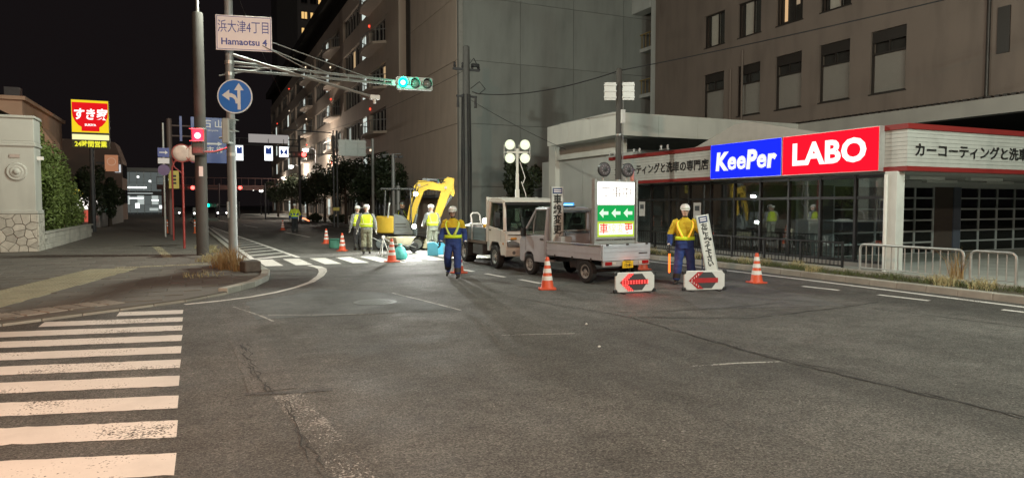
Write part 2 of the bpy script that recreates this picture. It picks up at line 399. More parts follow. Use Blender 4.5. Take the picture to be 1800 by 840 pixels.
for k in range(14):
    x = -3.55+.26*k; y = 12.35+.205*k
    for w in range(2):
        px, py = x-.16*w, y+.25*w
        if inside(px,py) and hd(px,py) > .16 and k < 9: inst('tactile_tile', tp, pav, (px,py,ZS-.0125), (0,0,.67))
# worn yellow line on the pavement further off
for k in range(22): inst('tactile_tile', td, pav, (-1.05-.032*k+(.04 if k%3 else 0), 25.5+.9*k*.34, ZS-.013), (0,0,.1))
# kerb stones
KST = M('kerb_stone', (.34,.33,.29), .85, 0, .18, 6, .3, 45, rnd=.12, stain=.3)
def kerb_run(pts, parent, w=.17, z=.1, st=.62, lim=110):
    k = 0
    for a, b in zip(pts[:-1], pts[1:]):
        a, b = Vector(a), Vector(b); L = (b-a).length; n = max(1, round(L/st)) 
        if a.y > 48: n = max(1, round(L/6))
        d = (b-a)/n; ang = math.atan2(d.y, d.x); nx = Vector((-d.y, d.x)).normalized()
        for i in range(n):
            p = a+d*(i+.5)+nx*(w*.5-.014); ln = d.length-.012
            o = MB().box(-ln/2,ln/2,-w/2,w/2,-.05,z+random.uniform(-.004,.004)).build('kerb_stone', KST, parent, bevel=.015, seg=2)
            o.location = (p.x,p.y,0); o.rotation_euler = (0,0,ang); k += 1
kerb_run([(-12,9.4),(-5,11.1),(-3.2,12.15),(-2.3,12.72),(-1.3,13.4),(-.3,14.1),(.45,15.0)], pav, z=ZS*.55)
kerb_run([(.45,15.0),(1.05,16.1),(1.45,17.4),(1.6,18.8),(1.52,20.5),(1.25,24),(.85,38),(.3,55),(-.9,80)], pav, w=.2, z=.13)

# ---- right pavement, verge and forecourt
RK = [(13.75,-30),(13.75,8),(13.85,14)]+[(13.95+bend(y),y) for y in (22,30,40,60,90,140)]
pr = struct(MB().prism(RK+[(60,140),(60,-30)], -.02, .085).build('forecourt', M('forecourt_concrete', (.36,.37,.34), .8, 0, .15, 1.2, .15, 40, stain=.25)))
rk2 = [(x,y) for x,y in RK if 2 < y < 61]; rk2 = [(13.75,3)]+rk2
kerb_run(rk2[::-1], pr, w=.18, z=.14, st=.7)
MB().prism([(13.95,3),(14.75,3),(14.85,14),(14.95,24),(14.2,24),(14.05,14)], .06, .125).build('soil_bed', M('verge_soil', (.07,.06,.04), .95, 0, .3, 8, .8, 30), pr)
# low concrete edging behind the verge
kerb_run([(15.1,24),(14.95,14),(14.85,3)], pr, w=.14, z=.2, st=1.2)
# ================================================================== BUILDINGS
# ---- car-care shop with illuminated fascia
shop = thing('car_care_shop', 'single-storey glazed car care shop with grey fascia edged in red', 'shop')
PANEL = M('fascia_panel', (.52,.53,.50), .5, .1, .10, 3, stain=.15)
REDT = M('red_trim', (.24,.022,.02), .45, 0, .1, 8)
MULL = M('dark_mullion', (.035,.036,.038), .4, .4, .15, 10)
ALU = M('aluminium', (.50,.51,.50), .4, .5, .1, 10)
SGL = glass('shop_glass', (.74,.81,.83), .15, .015, .015)
FX, FY0, FY1 = 16.30, 11.65, 25.5
# fascia: road side in ribbed boards, then the south side
nb = 9; zb0, zb1 = 2.80, 3.74; hb = (zb1-zb0)/nb
for i in range(nb):
    MB().box(FX+.01, FX+.12, FY0+.01, FY1, zb0+hb*i+.004, zb0+hb*(i+1)-.004).build('fascia_board', PANEL, shop)
    MB().box(FX+.125, 30, FY0+.015, FY0+.12, zb0+hb*i+.004, zb0+hb*(i+1)-.004).build('fascia_board', PANEL, shop)
MB().box(FX+.03,30,FY0+.03,FY1-.02,zb0,zb1).build('fascia_core', M('fascia_core', (.16,.16,.16), .7), shop)
for z0, z1 in ((zb1,3.88),(2.68,zb0)):
    MB().prism([(FX-.03,FY0-.03),(30,FY0-.03),(30,FY0+.4),(FX+.4,FY0+.4),(FX+.4,FY1+.02),(FX-.03,FY1+.02)], z0+.002, z1-.002).build('red_trim', REDT, shop)
MB().box(FX+.1,30,FY0+.1,FY1-.1,3.86,3.9).build('roof', M('flat_roof', (.2,.2,.2), .8), shop)
# shallow gable behind the lit sign
MB().prism([(14.6,3.9),(21,3.9),(20.4,4.05),(18.6,4.62),(17.8,4.62)], 17.0, 17.2, 'yz').build('roof_gable', M('gable_sheet', (.42,.41,.38), .6, 0, .1, 4), shop)
# ceiling of the car bay with strip lamps switched off
MB().box(FX+.15,30,FY0+.15,FY1-.15,2.66,2.70).build('soffit', M('soffit', (.42,.42,.40), .7), shop)
for x in (18.6,21.4,24.6):
    MB().box(x,x+1.6,13.2,13.38,2.56,2.655).build('strip_lamp', WHITE, shop, bevel=.01)
    MB().box(x+.6,x+2.2,15.0,15.18,2.56,2.655).build('strip_lamp', WHITE, shop, bevel=.01)
# corner column
MB().box(16.22,16.52,11.85,12.2,.085,2.68).build('column', M('column_white', (.60,.61,.58), .55, 0, .08, 4, stain=.25), shop, bevel=.01)
MB().cyl((16.17,12.12,.09),(16.17,12.12,2.6), .045).build('downpipe', WHITE, shop)
# curtain wall on the road side
GX = 16.85; ys = [12.35,13.55,14.75,15.95,17.15,18.35,19.55,20.75,21.95,23.15,24.35,25.4]
for y in ys:
    MB().box(GX-.05,GX+.06,y-.035,y+.035,.2,2.66).build('mullion', MULL, shop)
for z in (.24,2.02,2.60):
    for a,b in zip(ys[:-1],ys[1:]): MB().box(GX-.035,GX+.045,a+.035,b-.035,z-.04,z+.04).build('transom', MULL, shop)
for a,b in zip(ys[:-1],ys[1:]):
    for z0,z1 in ((.28,1.98),(2.06,2.56)):
        MB().box(GX,GX+.012,a+.035,b-.035,z0,z1).build('pane', SGL, shop)
MB().box(GX-.1,GX+.15,12.2,25.45,.085,.2).build('plinth', M('plinth', (.22,.22,.21), .8), shop)
# office interior behind the glass: floor, rear wall, counter, racks, far end wall
INW = M('office_wall', (.62,.63,.62), .8, 0, .08, 3)
MB().box(22.6,22.7,17.4,25.4,.09,2.66).build('rear_wall', INW, shop)
MB().box(GX,22.6,25.3,25.42,.09,2.66).build('end_wall', INW, shop)
MB().box(17.2,30,16.02,16.08,2.45,2.66).build('door_header', INW, shop)
MB().box(19.0,21.4,22.8,23.3,.09,1.05).build('counter', M('counter', (.30,.24,.18), .5), shop, bevel=.02)
for y in (18.0,19.4,20.8):
    rk = MB().box(22.0,22.5,y,y+.9,.09,.13)
    for z in (.55,1.0,1.45,1.9): rk.box(22.0,22.5,y,y+.9,z,z+.03)
    for dy in (0,.87): rk.box(22.0,22.03,y+dy,y+dy+.03,.13,1.93).box(22.47,22.5,y+dy,y+dy+.03,.13,1.93)
    r_ = rk.build('shelf_rack', ALU, shop)
    for z in (.13,.58,1.03,1.48):
        for q in range(4):
            if random.random() < .75: MB().box(22.1,22.3,y+.06+q*.2,y+.2+q*.2,z,z+random.uniform(.15,.33)).build('stock_box', M('stock_%d' % random.randrange(4), random.choice([(.5,.5,.48),(.1,.2,.45),(.5,.12,.1),(.45,.4,.2)]), .6), r_)
# notice sheets on the glass
for y, z in ((23.6,1.35),(20.1,1.3)):
    o = MB().box(GX-.012,GX-.004,y,y+.42,z,z+.6).build('notice', M('paper', (.55,.56,.55), .8), shop)
    MB().box(GX-.016,GX-.0125,y+.08,y+.34,z+.3,z+.48).build('print', M('notice_print', (.08,.09,.1), .7), o)
# sectional overhead doors in the bay
DG = glass('door_glass', (.30,.33,.35), .06, .03, .03)
DALU = M('door_aluminium', (.60,.61,.61), .45, .4, .1, 10)
def bay_door(x0, x1, y, nx, nz=6, z0=.1, z1=2.45):
    d = bpy.data.objects.new('overhead_door', None); C.objects.link(d); d.parent = shop
    for i in range(nx+1):
        x = x0+(x1-x0)*i/nx; MB().box(x-.035,x+.035,y-.04,y+.03,z0,z1).build('stile', DALU, d)
    for j in range(nz+1):
        z = z0+(z1-z0)*j/nz
        for i in range(nx):
            a, b = x0+(x1-x0)*i/nx+.035, x0+(x1-x0)*(i+1)/nx-.035
            MB().box(a,b,y-.03,y+.02,z-.03 if j else z, z+.03 if j < nz else z).build('rail', DALU, d)
            if j < nz: MB().box(a,b,y-.004,y+.004,z+.03,z+(z1-z0)/nz-.03).build('door_pane', DG, d)
bay_door(18.9, 23.9, 16.05, 5); bay_door(25.4, 29.8, 16.05, 4)
MB().box(23.95,24.95,16.0,16.1,.09,2.45).build('infill_panel', M('brown_infill', (.09,.065,.055), .7, 0, .15, 5), shop)
MB().box(24.95,25.35,15.96,16.1,.09,2.45).build('infill_panel', M('slate_infill', (.12,.13,.17), .6, 0, .1, 5), shop)
MB().box(17.3,30,20.5,20.6,.09,2.6).build('bay_rear_wall', M('bay_wall', (.25,.25,.25), .9), shop)
MB().box(17.3,18.85,16.0,16.1,.09,2.45).build('infill_panel', M('office_side', (.15,.15,.15), .6), shop)
# lettering on the fascia
TXT = M('black_lettering', (.015,.015,.015), .5)
text('カーコーティングと洗車の専門店', .41, TXT, shop, (FX-.002, 22.1, 3.22), FACE_W, bold=.008, sx=.98)
text('カーコーティングと洗車の専門店', .36, TXT, shop, (19.87, FY0-.002, 3.20), FACE_S, bold=.007, sx=1.22)
# wall spotlights on brackets above the fascia
for y in (24.9,23.1,21.3):
    b = MB().box(FX-.25,FX-.05,y-.02,y+.02,3.9,3.93).box(FX-.27,FX-.22,y-.28,y+.28,3.9,3.94).build('spot_bracket', ALU, shop)
    for dy in (-.2,.2): MB().cyl((FX-.24,y+dy,3.94),(FX-.24,y+dy,4.08), .035,.045).build('spot_head', ALU, b)
# the two lit sign boxes
def lit_box(name, label, y0, y1, col, s):
    t = thing(name, label, 'sign', (16.1,(y0+y1)/2,3.285))
    w = (y1-y0)/2
    MB().box(-.0,.2,-w,w,-.59,.59).build('sign_case', ALU, t)
    MB().box(-.012,-.001,-w+.025,w-.025,-.565,.565).build('lit_face', E(name+'_face', col, s), t)
    return t
sb = lit_box('blue_sign_box', 'illuminated blue sign box reading KeePer in white outlined letters', 15.57, 18.75, (.006,.016,1.0), 1.7)
WEM = E('white_letter_light', (1,1,.97), 1.25); YEM = E('yellow_outline_light', (.75,.72,.25), .9)
o = MB(); 
text('KeePer', .80, E('letter_halo', (1,1,.95), 1.05), sb, (-.014,0,-.04), FACE_W, name='letter_outline', bold=.042, sx=1.02, shear=.1, ext=.001, space=1.1)
text('KeePer', .80, YEM, sb, (-.018,0,-.04), FACE_W, name='letter_edge', bold=.020, sx=1.02, shear=.1, ext=.001, space=1.1)
text('KeePer', .80, WEM, sb, (-.022,0,-.04), FACE_W, bold=.008, sx=1.02, shear=.1, ext=.001, space=1.1)
sr = lit_box('red_sign_box', 'illuminated red sign box reading LABO in white capitals', 12.28, 15.54, (1.0,.004,.016), 1.8)
text('LABO', .86, WEM, sr, (-.016,0,-.02), FACE_W, bold=.035, sx=1.12, ext=.001, space=1.05)

# ---- white porte-cochere behind the shop
WCL = M('white_cladding', (.70,.71,.66), .6, 0, .05, .8, stain=.14)
GCL = M('grey_cladding', (.50,.52,.50), .6, 0, .06, .8, stain=.12)
pc = thing('entrance_canopy', 'large pale flat entrance canopy with white fascia beside the shop', 'canopy')
cx, cy, z0, z1 = 16.85, 25.85, 4.92, 5.93
MB().box(cx+.06,36,cy+.06,32.5,z0+.02,z1-.03).build('canopy_slab', GCL, pc)
for k in range(3):
    a, b = cy+2.2*k, cy+2.2*(k+1); MB().box(cx,cx+.06,a+.006,b-.006,z0,z1).build('fascia_panel', WCL, pc)
for k in range(8):
    a = cx+.062+2.25*k; MB().box(a+.006,a+2.244,cy,cy+.06,z0,z1).build('fascia_panel', WCL, pc)
MB().box(cx+.6,cx+1.2,cy+1.2,32.2,z1-.02,z1+.18).build('roof_upstand', GCL, pc)
MB().box(cx+1.0,cx+1.5,27.2,33.6,4.25,4.93).build('beam', WCL, pc)
for k in range(4):
    y = 26.2+2.3*k; MB().box(cx+1.2,cx+1.4,y+.006,y+2.29,.08,4.25).build('wall_panel', GCL, pc)
MB().box(cx+.95,cx+1.55,33.3,34.1,.08,5.25).build('pier', WCL, pc, bevel=.02)
MB().box(24.2,25.3,27.4,28.3,3.9,4.92).build('pier', WCL, pc, bevel=.02)

# ---- brown hotel block behind
BR = M('brown_render', (.19,.152,.128), .8, 0, .08, .6, .15, 30, stain=.24)
hot = thing('hotel_block', 'brown rendered hotel block with two rows of tall windows behind the car care shop', 'building')
HX = 28.0
wy = [20.2+2.84*k for k in range(5)]           # window starts along the facade
wl = 1.74; rows = [(6.85,9.65),(11.25,13.15),(15.2,17.1)]
edges = [-6.0]+[v for w in wy for v in (w,w+wl)]+[37.8]
lev = [5.95,6.85,9.65,11.25,13.15,15.2,17.1,20]
m = MB()
for i in range(len(edges)-1):
    a,b = edges[i],edges[i+1]
    for j in range(len(lev)-1):
        if i % 2 == 1 and j % 2 == 1: continue
        m.box(HX,HX+.35,a,b,lev[j],lev[j+1])
m.build('wall', BR, hot)
MB().box(HX+.35,46,-6,37.8,5.4,20).build('core', M('dark_interior', (.03,.028,.026), .9), hot)
MB().box(HX-.02,HX+.33,37.8,38.2,5.95,20).build('end_wall', BR, hot)
WF = M('bronze_frame', (.035,.028,.024), .45, .3, .1, 10)
BLIND = M('roller_blind', (.32,.30,.278), .8, 0, .05, 4)
CURT = M('window_curtain', (.55,.52,.47), .9, 0, .1, 4)
HGL = glass('hotel_glass', (.97,.97,.96), .03, .02, .01)
for r_i,(za,zb) in enumerate(rows[:2]):
    for k,y in enumerate(wy):
        w = bpy.data.objects.new('window', None); C.objects.link(w); w.parent = hot
        f = MB()
        for (a,b,c,d) in ((y,y+.06,za,zb),(y+wl-.06,y+wl,za,zb),(y+.06,y+wl-.06,za,za+.06),(y+.06,y+wl-.06,zb-.06,zb)): f.box(HX+.10,HX+.18,a,b,c,d)
        if r_i == 0: f.box(HX+.10,HX+.18,y+.06,y+wl-.06,zb-1.05,zb-.97).box(HX+.10,HX+.18,y+wl*.5-.03,y+wl*.5+.03,zb-.97,zb-.48).box(HX+.09,HX+.17,y+.06,y+wl-.06,zb-.5,zb-.06)
        else: f.box(HX+.10,HX+.18,y+wl*.33,y+wl*.33+.06,za+.06,zb-.06).box(HX+.10,HX+.18,y+wl*.8,y+wl*.8+.06,za+.06,zb-.06)
        f.build('frame', WF, w)
        MB().box(HX+.15,HX+.158,y+.06,y+wl-.06,za+.06,zb-.06).build('pane', HGL, w)
        if r_i == 0: MB().box(HX+.22,HX+.225,y+.07,y+wl-.07,za+.06,zb-1.02).build('blind', BLIND, w)
        elif k in (2,): 
            MB().box(HX+.3,HX+.31,y+1.25,y+1.45,za+.2,za+1.7).build('lamp_glow', E('room_glow', (1,.62,.32), .8), w); MB().box(HX+.3,HX+.31,y+.45,y+.7,za+.9,za+1.7).build('lamp_glow', E('room_glow2', (1,.75,.5), .35), w)
        else: MB().box(HX+.22,HX+.23,y+.6,y+1.35,za+.06,zb-.06).build('curtain', CURT, w)
        MB().box(HX-.03,HX+.1,y-.05,y+wl+.05,za-.06,za).build('sill', WF, w)
for y in (30.02, 30.95): MB().cyl((HX-.06,y,6.0),(HX-.06,y,10.5 if y < 30.5 else 9.6), .06).build('downpipe', BR, hot)
MB().box(HX-.05,HX+.05,16.0,16.45,7.6,9.35).build('slot_window', WF, hot)
MB().cyl((HX-.08,16.75,5.9),(HX-.08,16.75,20), .07).build('downpipe', WF, hot)
MB().box(HX-.18,HX+.35,-6,36,5.3,5.93).build('eaves_beam', M('eaves_beam', (.36,.35,.32), .7, 0, .06, 1, stain=.1), hot)
for k in range(64): MB().box(HX-.22,HX-.02,12+.3*k,12.17+.3*k,5.935,6.02).build('eaves_block', WF, hot)
# side bay with balconies at the far end of the hotel block
MB().box(HX+.1,HX+.75,38.2,38.9,5.9,20).build('corner_column', GCL, hot, bevel=.03)
for z in (6.2,9.4,12.6,15.8):
    MB().box(HX+.7,HX+3.5,38.9,43.0,z,z+.25).build('balcony_slab', GCL, hot)
    for k in range(9): MB().box(HX+.72,HX+.76,39.0+.45*k,39.04+.45*k,z+.25,z+1.2).build('baluster', M('ochre_rail', (.30,.22,.08), .6), hot)
    MB().box(HX+.7,HX+.78,38.95,43,z+1.2,z+1.26).build('handrail', M('ochre_rail', (.30,.22,.08), .6), hot)
MB().box(HX+.02,HX+.9,38.95,43.2,15.2,16.6).build('parapet', GCL, hot)
MB().box(HX+3.5,HX+3.8,38.9,43.5,5,20).build('recess_wall', GCL, hot)

# ---- long apartment block with the blank grey gable
AX, AY, AZ = 15.0, 41.1, 28.7
ap = thing('apartment_block', 'long brown apartment block with balconies and a tall blank grey end wall', 'building')
TAN = M('sodium_tinted_wall', (.56,.465,.385), .85, 0, .07, .3, stain=.10)  # brown cast of sodium light put into the road face colour
GREY = M('neutral_tinted_gable', (.275,.295,.28), .8, 0, .07, .25, .1, 30, rnd=.05, stain=.2)  # same tan-grey wall, coloured as the greyer light on this side shows it
gp = MB().box(-1.985,1.985,0,.05,-1.985,1.985).mesh('gable_panel', GREY)
for i in range(9):
    for j in range(8):
        inst('gable_panel', gp, ap, (AX+.3+2+4*i, AY-.05, 2+4*j-1))
MB().box(AX+.3,60,AY+.002,AY+12,0,AZ+6).build('core', M('gable_joint', (.14,.145,.14), .9), ap)
MB().box(AX+.02,AX+.3,AY-.045,AY+.3,0,AZ+6).build('corner_strip', M('pale_corner', (.30,.30,.28), .7), ap)
tp_ = MB().box(0,.05,-1.72,1.72,-1.985,1.985).mesh('wall_panel', TAN)
for i in range(4):
    for j in range(8):
        y = AY+.3+1.74+3.46*i
        if i == 3 and j > 2: continue
        inst('wall_panel', tp_, ap, (AX, y, 2+4*j-1))
DK = M('dark_recess', (.022,.022,.024), .5, 0, .2, 4)
MB().box(AX+.6,AX+.7,51.8,58.6,9.3,AZ+6).build('slot_wall', DK, ap)
MB().box(AX,AX+.6,55.2,58.6,-1,AZ+6).build('wall', TAN, ap)
MB().box(AX+.05,30,58.6,178,AZ-1.2,AZ).box(AX+1.4,30,53,178,0,AZ-1.2).build('core', M('apartment_core', (.05,.045,.04), .9), ap)
FL = 3.9; nfl = 7; bays = [58.6, 80.0, 101.4, 122.8, 144.2, 165.6]
SLIT = E('stair_light', (.9,1,.92), .75); WLIT = [E('room_warm', (1,.68,.36), .5), E('room_cool', (.9,1,.9), .35)]
RDOT = E('red_marker', (1,.06,.03), 2.5); DOTW = E('lamp_dot', (1,.8,.55), 1.6)
AGL = M('dark_window', (.012,.013,.015), .08, 0, .1, 4, spec=.8)
spand = MB().box(0,.5,0,21.4,0,1.75).mesh('spandrel', TAN)
pier = MB().box(.02,.42,0,1.1,0,FL-1.76).mesh('pier', TAN)
bal = MB().prism([(0,0),(-1.0,.9),(-1.25,2.6),(-1.25,4.4),(-1.0,6.1),(0,7)], 0, .22).mesh('balcony', TAN)
rail = MB()
cv = [(0,0),(-1.0,.9),(-1.25,2.6),(-1.25,4.4),(-1.0,6.1),(0,7)]
for a,b in zip(cv[:-1],cv[1:]):
    rail.cyl((*a,1.2),(*b,1.2),.04,n=6)
    for t in (.2,.5,.8): rail.cyl((a[0]+(b[0]-a[0])*t,a[1]+(b[1]-a[1])*t,.2),(a[0]+(b[0]-a[0])*t,a[1]+(b[1]-a[1])*t,1.2),.025,n=5)
rail = rail.mesh('balcony_rail', STEEL)
win2 = MB().box(.30,.36,0,2.6,0,2.1).mesh('window', AGL)
frm = MB()
for y in (0,1.28,2.55): frm.box(.22,.30,y-.04,y+.06,0,2.1)
frm.box(.22,.30,.06,2.5,2.02,2.1).box(.22,.30,.06,2.5,0,.07)
frm = frm.mesh('frame', M('pale_frame', (.25,.24,.22), .5))
for bi, yb in enumerate(bays[:-1]):
    for k in range(nfl):
        z = -1.2+FL*k
        inst('spandrel', spand, ap, (AX,yb,z))
        if z < .5 : continue
        zt = z+1.75-FL  # window zone below this spandrel
        for py in (0,7.6,10.3,20.3): inst('pier', pier, ap, (AX,yb+py,zt))
        for wy_ in (1.6,4.4,11.7,14.6,17.4):
            w = inst('window', win2, ap, (AX,yb+wy_,zt)); inst('frame', frm, w)
            if random.random() < .10: inst('curtain', MB().box(.27,.295,.3,1.2,.1,1.9).mesh('curtain', random.choice(WLIT)), w)
        if bi < 3:
            b = inst('balcony', bal, ap, (AX,yb+.7,zt-.25)); inst('balcony_rail', rail, b)
        # lit stair slit
        if random.random() < .75: MB().box(AX-.02,AX+.34,yb+8.75,yb+10.2,zt+.02,zt+2.0).build('stair_window', SLIT, ap)
        if (k+bi) % 3 != 1: MB().ring([(AX-.05,yb+6.9,zt+2.5),(AX-.05,yb+6.9,zt+2.68)], .10, 8).build('marker_lamp', RDOT if (k+bi)%2 else DOTW, ap)
# fire exit rail at the foot, entry slab
MB().box(AX-.6,AX,44,52,2.3,2.5).build('entry_roof', M('entry_roof', (.10,.10,.10), .6), ap)
for i in range(12): MB().cyl((AX-.5,44.2+.65*i,2.5),(AX-.5,44.2+.65*i,3.2),.025,n=6).build('roof_rail_post', STEEL, ap)
MB().cyl((AX-.5,44.2,3.2),(AX-.5,51.4,3.2),.03,n=6).build('roof_rail', STEEL, ap)

# ---- grey high-rise far beyond
hr = thing('high_rise', 'tall pale grey residential tower rising far behind the apartment block', 'building')
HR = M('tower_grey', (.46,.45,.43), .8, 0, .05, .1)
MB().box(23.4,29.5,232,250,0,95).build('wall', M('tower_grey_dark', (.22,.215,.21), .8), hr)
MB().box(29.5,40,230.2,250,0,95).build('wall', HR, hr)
for k in range(18):
    z = 5.0+3.3*k*1.55
    for x in (30.6,33.4,35.9):
        f = MB().box(x,x+1.9,230.0,230.18,z,z+2.4).build('window', M('tower_frame', (.2,.2,.19), .6), hr)
        for q in (0,.95): MB().box(x+.12+q,x+.86+q,229.95,229.995,z+.15,z+2.25).build('pane', E('tower_lit', (1,.62,.22), .95) if (k+int(x)) % 3 else AGL, f)

# ================================================================== LEFT SIDE
wallm = M('pillar_paint', (.50,.51,.46), .8, 0, .06, 2, .1, 60, stain=.22)
gate = thing('gate_pillar', 'cream gate pillar with a round boss and a crazy-paved stone base', 'pillar', (-6.15,31.15,.06))
HW, HDp = .62, .62
MB().box(-HW+.06,HW-.06,-HDp+.06,HDp-.06,1.55,4.0).build('shaft', wallm, gate, bevel=.015)
for z0,z1,e in ((1.42,1.56,.05),(3.92,4.02,.05),(4.02,4.10,.02),(4.95,5.05,.06)):
    MB().box(-HW-e+.06,HW+e-.06,-HDp-e+.06,HDp+e-.06,z0,z1).build('moulding', wallm, gate, bevel=.02)
MB().box(-HW+.05,HW-.05,-HDp+.05,HDp-.05,4.1,4.95).build('capital', wallm, gate, bevel=.02)
MB().lathe([(.33,0),(.33,.03),(.29,.05),(.25,.03),(.21,.03),(.19,.06),(.15,.04),(.11,.04),(.09,.09),(.04,.11),(.001,.11)], 28, axis='y', c=(0,-HDp+.06,2.98)).build('boss', wallm, gate, smooth=True)
MB().box(-.2,.12,-HDp+.03,-HDp+.06,3.5,3.62).build('name_plate', STEEL, gate)
MB().box(HW-.06,HW+.14,-.1,.0,3.45,3.58).build('wall_lamp', WHITE, gate)
MB().box(-HW+.04,HW-.04,-HDp+.04,HDp-.04,0,1.42).build('base_core', M('mortar', (.22,.21,.18), .9), gate)
def clip(poly, p, nrm):
    out = []
    for i in range(len(poly)):
        a, b = poly[i], poly[(i+1)%len(poly)]; da = (a-p).dot(nrm); db = (b-p).dot(nrm)
        if da <= 0: out.append(a)
        if (da < 0 < db) or (db < 0 < da): out.append(a.lerp(b, da/(da-db)))
    return out
def crazy(w, h, n, seed):
    rn = random.Random(seed); pts = []
    while len(pts) < n:
        q = Vector((rn.uniform(0,w), rn.uniform(0,h)))
        if all((q-p).length > .22 for p in pts) or rn.random() < .02: pts.append(q)
    cells = []
    for p in pts:
        c = [Vector((0,0)),Vector((w,0)),Vector((w,h)),Vector((0,h))]
        for q in pts:
            if q is not p:
                c = clip(c, (p+q)/2, (q-p).normalized())
                if not c: break
        if len(c) >= 3:
            ce = sum(c, Vector((0,0)))/len(c); cells.append([ce+(v-ce)*(1-.014/max(.03,(v-ce).length)) for v in c])
    return cells
STONE = M('crazy_stone', (.48,.46,.40), .8, 0, .22, 5, .4, 25, rnd=.2)
for side in range(2):
    for c in crazy(1.16, 1.4, 22, 3+side):
        d_ = .035+random.uniform(0,.012)
        if side == 0: s_ = MB().prism([(v.x-.58,v.y+.01) for v in c], -HDp+.04-d_, -HDp+.045, 'xz')
        else: s_ = MB().prism([(v.x-.58,v.y+.01) for v in c], HW-.045, HW-.04+d_, 'yz')
        s_.build('stone', STONE, gate, bevel=.008, seg=1)
# second pillar partly out of frame
g2 = thing('wall_panel', 'cream garden wall running beside the gate pillar', 'wall')
MB().box(-14,-6.8,31.0,31.3,.05,4.6).build('wall', wallm, g2); MB().box(-14,-6.8,30.9,31.4,4.6,4.75).build('coping', wallm, g2)
# planter wall under the hedge: courses of pale blocks
pl = thing('planter_wall', 'low whitewashed block wall holding the hedge bed', 'wall')
BLK = M('white_block', (.55,.53,.47), .85, 0, .1, 5, .3, 40, rnd=.1, stain=.3)
for c_ in range(3):
    for k in range(13):
        y = 31.9+.95*k+(.47 if c_%2 else 0); MB().box(-5.75,-5.55,y+.006,y+.944,.06+.21*c_,.06+.21*c_+.204).build('block', BLK, pl, bevel=.006, seg=1)
MB().box(-5.78,-5.52,31.85,44.8,.695,.75).build('coping', BLK, pl)
# peach house behind
ph = thing('peach_house', 'peach coloured house with dark tiled roof behind the gate pillar', 'house')
PEACH = M('peach_render', (.58,.37,.26), .85, 0, .06, 1, stain=.12)
MB().box(-16,-8.6,44.5,56,0,7.4).build('wall', PEACH, ph)
MB().prism([(-8.6,0),(-7.4,0),(-7.4,5.3),(-7.9,6.1),(-8.6,6.5)], 45.2, 47.5, 'xz').build('side_wing', PEACH, ph)
MB().box(-16.2,-8.4,44.2,56.2,7.4,7.6).build('cornice', PEACH, ph)
MB().prism([(-16,5.6),(-7.2,5.6),(-9.3,6.4),(-11,7.6)], 33.5, 37, 'xz').build('roof', M('dark_tile', (.035,.03,.03), .7, 0, .2, 6), ph)
for x in (-9.4,-11.2): MB().box(x,x+.7,44.6,45.2,7.6,8.1).build('rooftop_unit', DSTEEL, ph)
# far shops on the left of the pavement
fs = thing('dim_shop_building', 'dim grey shop building far along the left pavement with an orange sign', 'building')
DG_ = M('dim_render', (.24,.17,.14), .85, 0, .08, .5)
MB().prism([(-16,0),(-8.3,0),(-8.3,7.0),(-9.0,9.1),(-16,9.4)], 92, 98, 'xz').build('wall', DG_, fs)
for z in (2.0,5.0):
    for k in range(4): 
        MB().box(-8.3,-8.24,92.5+1.4*k,93.4+1.4*k,z,z+1.6).build('window', AGL, fs)
MB().box(-9.0,-8.4,91.9,91.99,5.6,6.5).build('window', E('shop_window_lit', (.9,.95,1), .7), fs)
sh2 = thing('lit_storefront', 'low storefront with a bright white and orange lit front beyond the hedge', 'shop')
MB().box(-13,-7.2,62,80,0,3.4).build('wall', M('grey_shopfront', (.3,.3,.29), .8), sh2)
MB().box(-9.6,-7.1,61.86,61.99,2.5,3.2).build('fascia', E('fascia_yellow', (1,.75,.1), .9), sh2)
MB().box(-8.6,-7.3,61.8,61.85,1.5,2.45).build('lit_window', E('shop_white', (1,.93,.85), 2.0), sh2)
MB().box(-8.2,-7.5,61.74,61.79,.5,1.4).build('banner', E('banner_pink', (.7,.12,.08), .8), sh2)
MB().box(-7.19,-7.12,62.3,66,1.2,2.9).build('glass_front', M('pale_sheet', (.35,.37,.36), .3), sh2)
# glazed station concourse at the end of the pavement
st = thing('station_building', 'two-storey glazed station building lit up at the end of the pavement', 'building')
SX0, SX1, SY = -13.6, -6.2, 150
MB().box(SX0,SX1,SY+.4,SY+14,0,8.2).build('core', M('station_core', (.10,.10,.10), .8), st)
MB().box(SX0-.3,SX1+.6,SY-.8,SY+14,8.2,8.9).build('roof', M('station_roof', (.35,.36,.35), .6), st)
MB().box(SX0,SX1,SY-.3,SY+.2,3.7,4.4).build('floor_band', M('station_band', (.12,.12,.125), .6), st)
SL = [E('station_dim', (.75,.85,.82), .13), E('station_lit', (.9,1,.95), .5), E('station_hot', (.95,1,.98), 3.0)]
for k in range(6):
    x = SX0+.1+k*1.22
    for z0_,z1_ in ((4.45,6.1),(6.15,8.1),(1.9,3.6),(.3,1.85)):
        MB().box(x,x+1.14,SY+.1,SY+.16,z0_,z1_).build('lit_pane', SL[0] if z0_ != 1.9 or k%2 else SL[1], st)
    MB().box(x-.06,x+.02,SY-.1,SY+.1,.1,8.2).build('mullion', ALU, st)
for (x,z,w,h,s_) in ((-12.6,5.0,3.2,.28,2),(-12.4,3.0,2.4,.22,2),(-11.0,7.0,.35,.35,2),(-9.0,6.2,.35,.35,2),(-8.6,2.6,1.2,.2,2),(-13.2,1.0,.5,.7,2),(-11.4,1.2,.7,.9,2),(-9.0,.7,1.5,.5,1),(-7.3,1.1,.6,.6,2),(-12.9,3.95,4.5,.16,1)):
    MB().box(x,x+w,SY-.36,SY-.31,z,z+h).build('light_fitting', SL[s_], st)
# ================================================================== STREET FURNITURE
ZP = .065
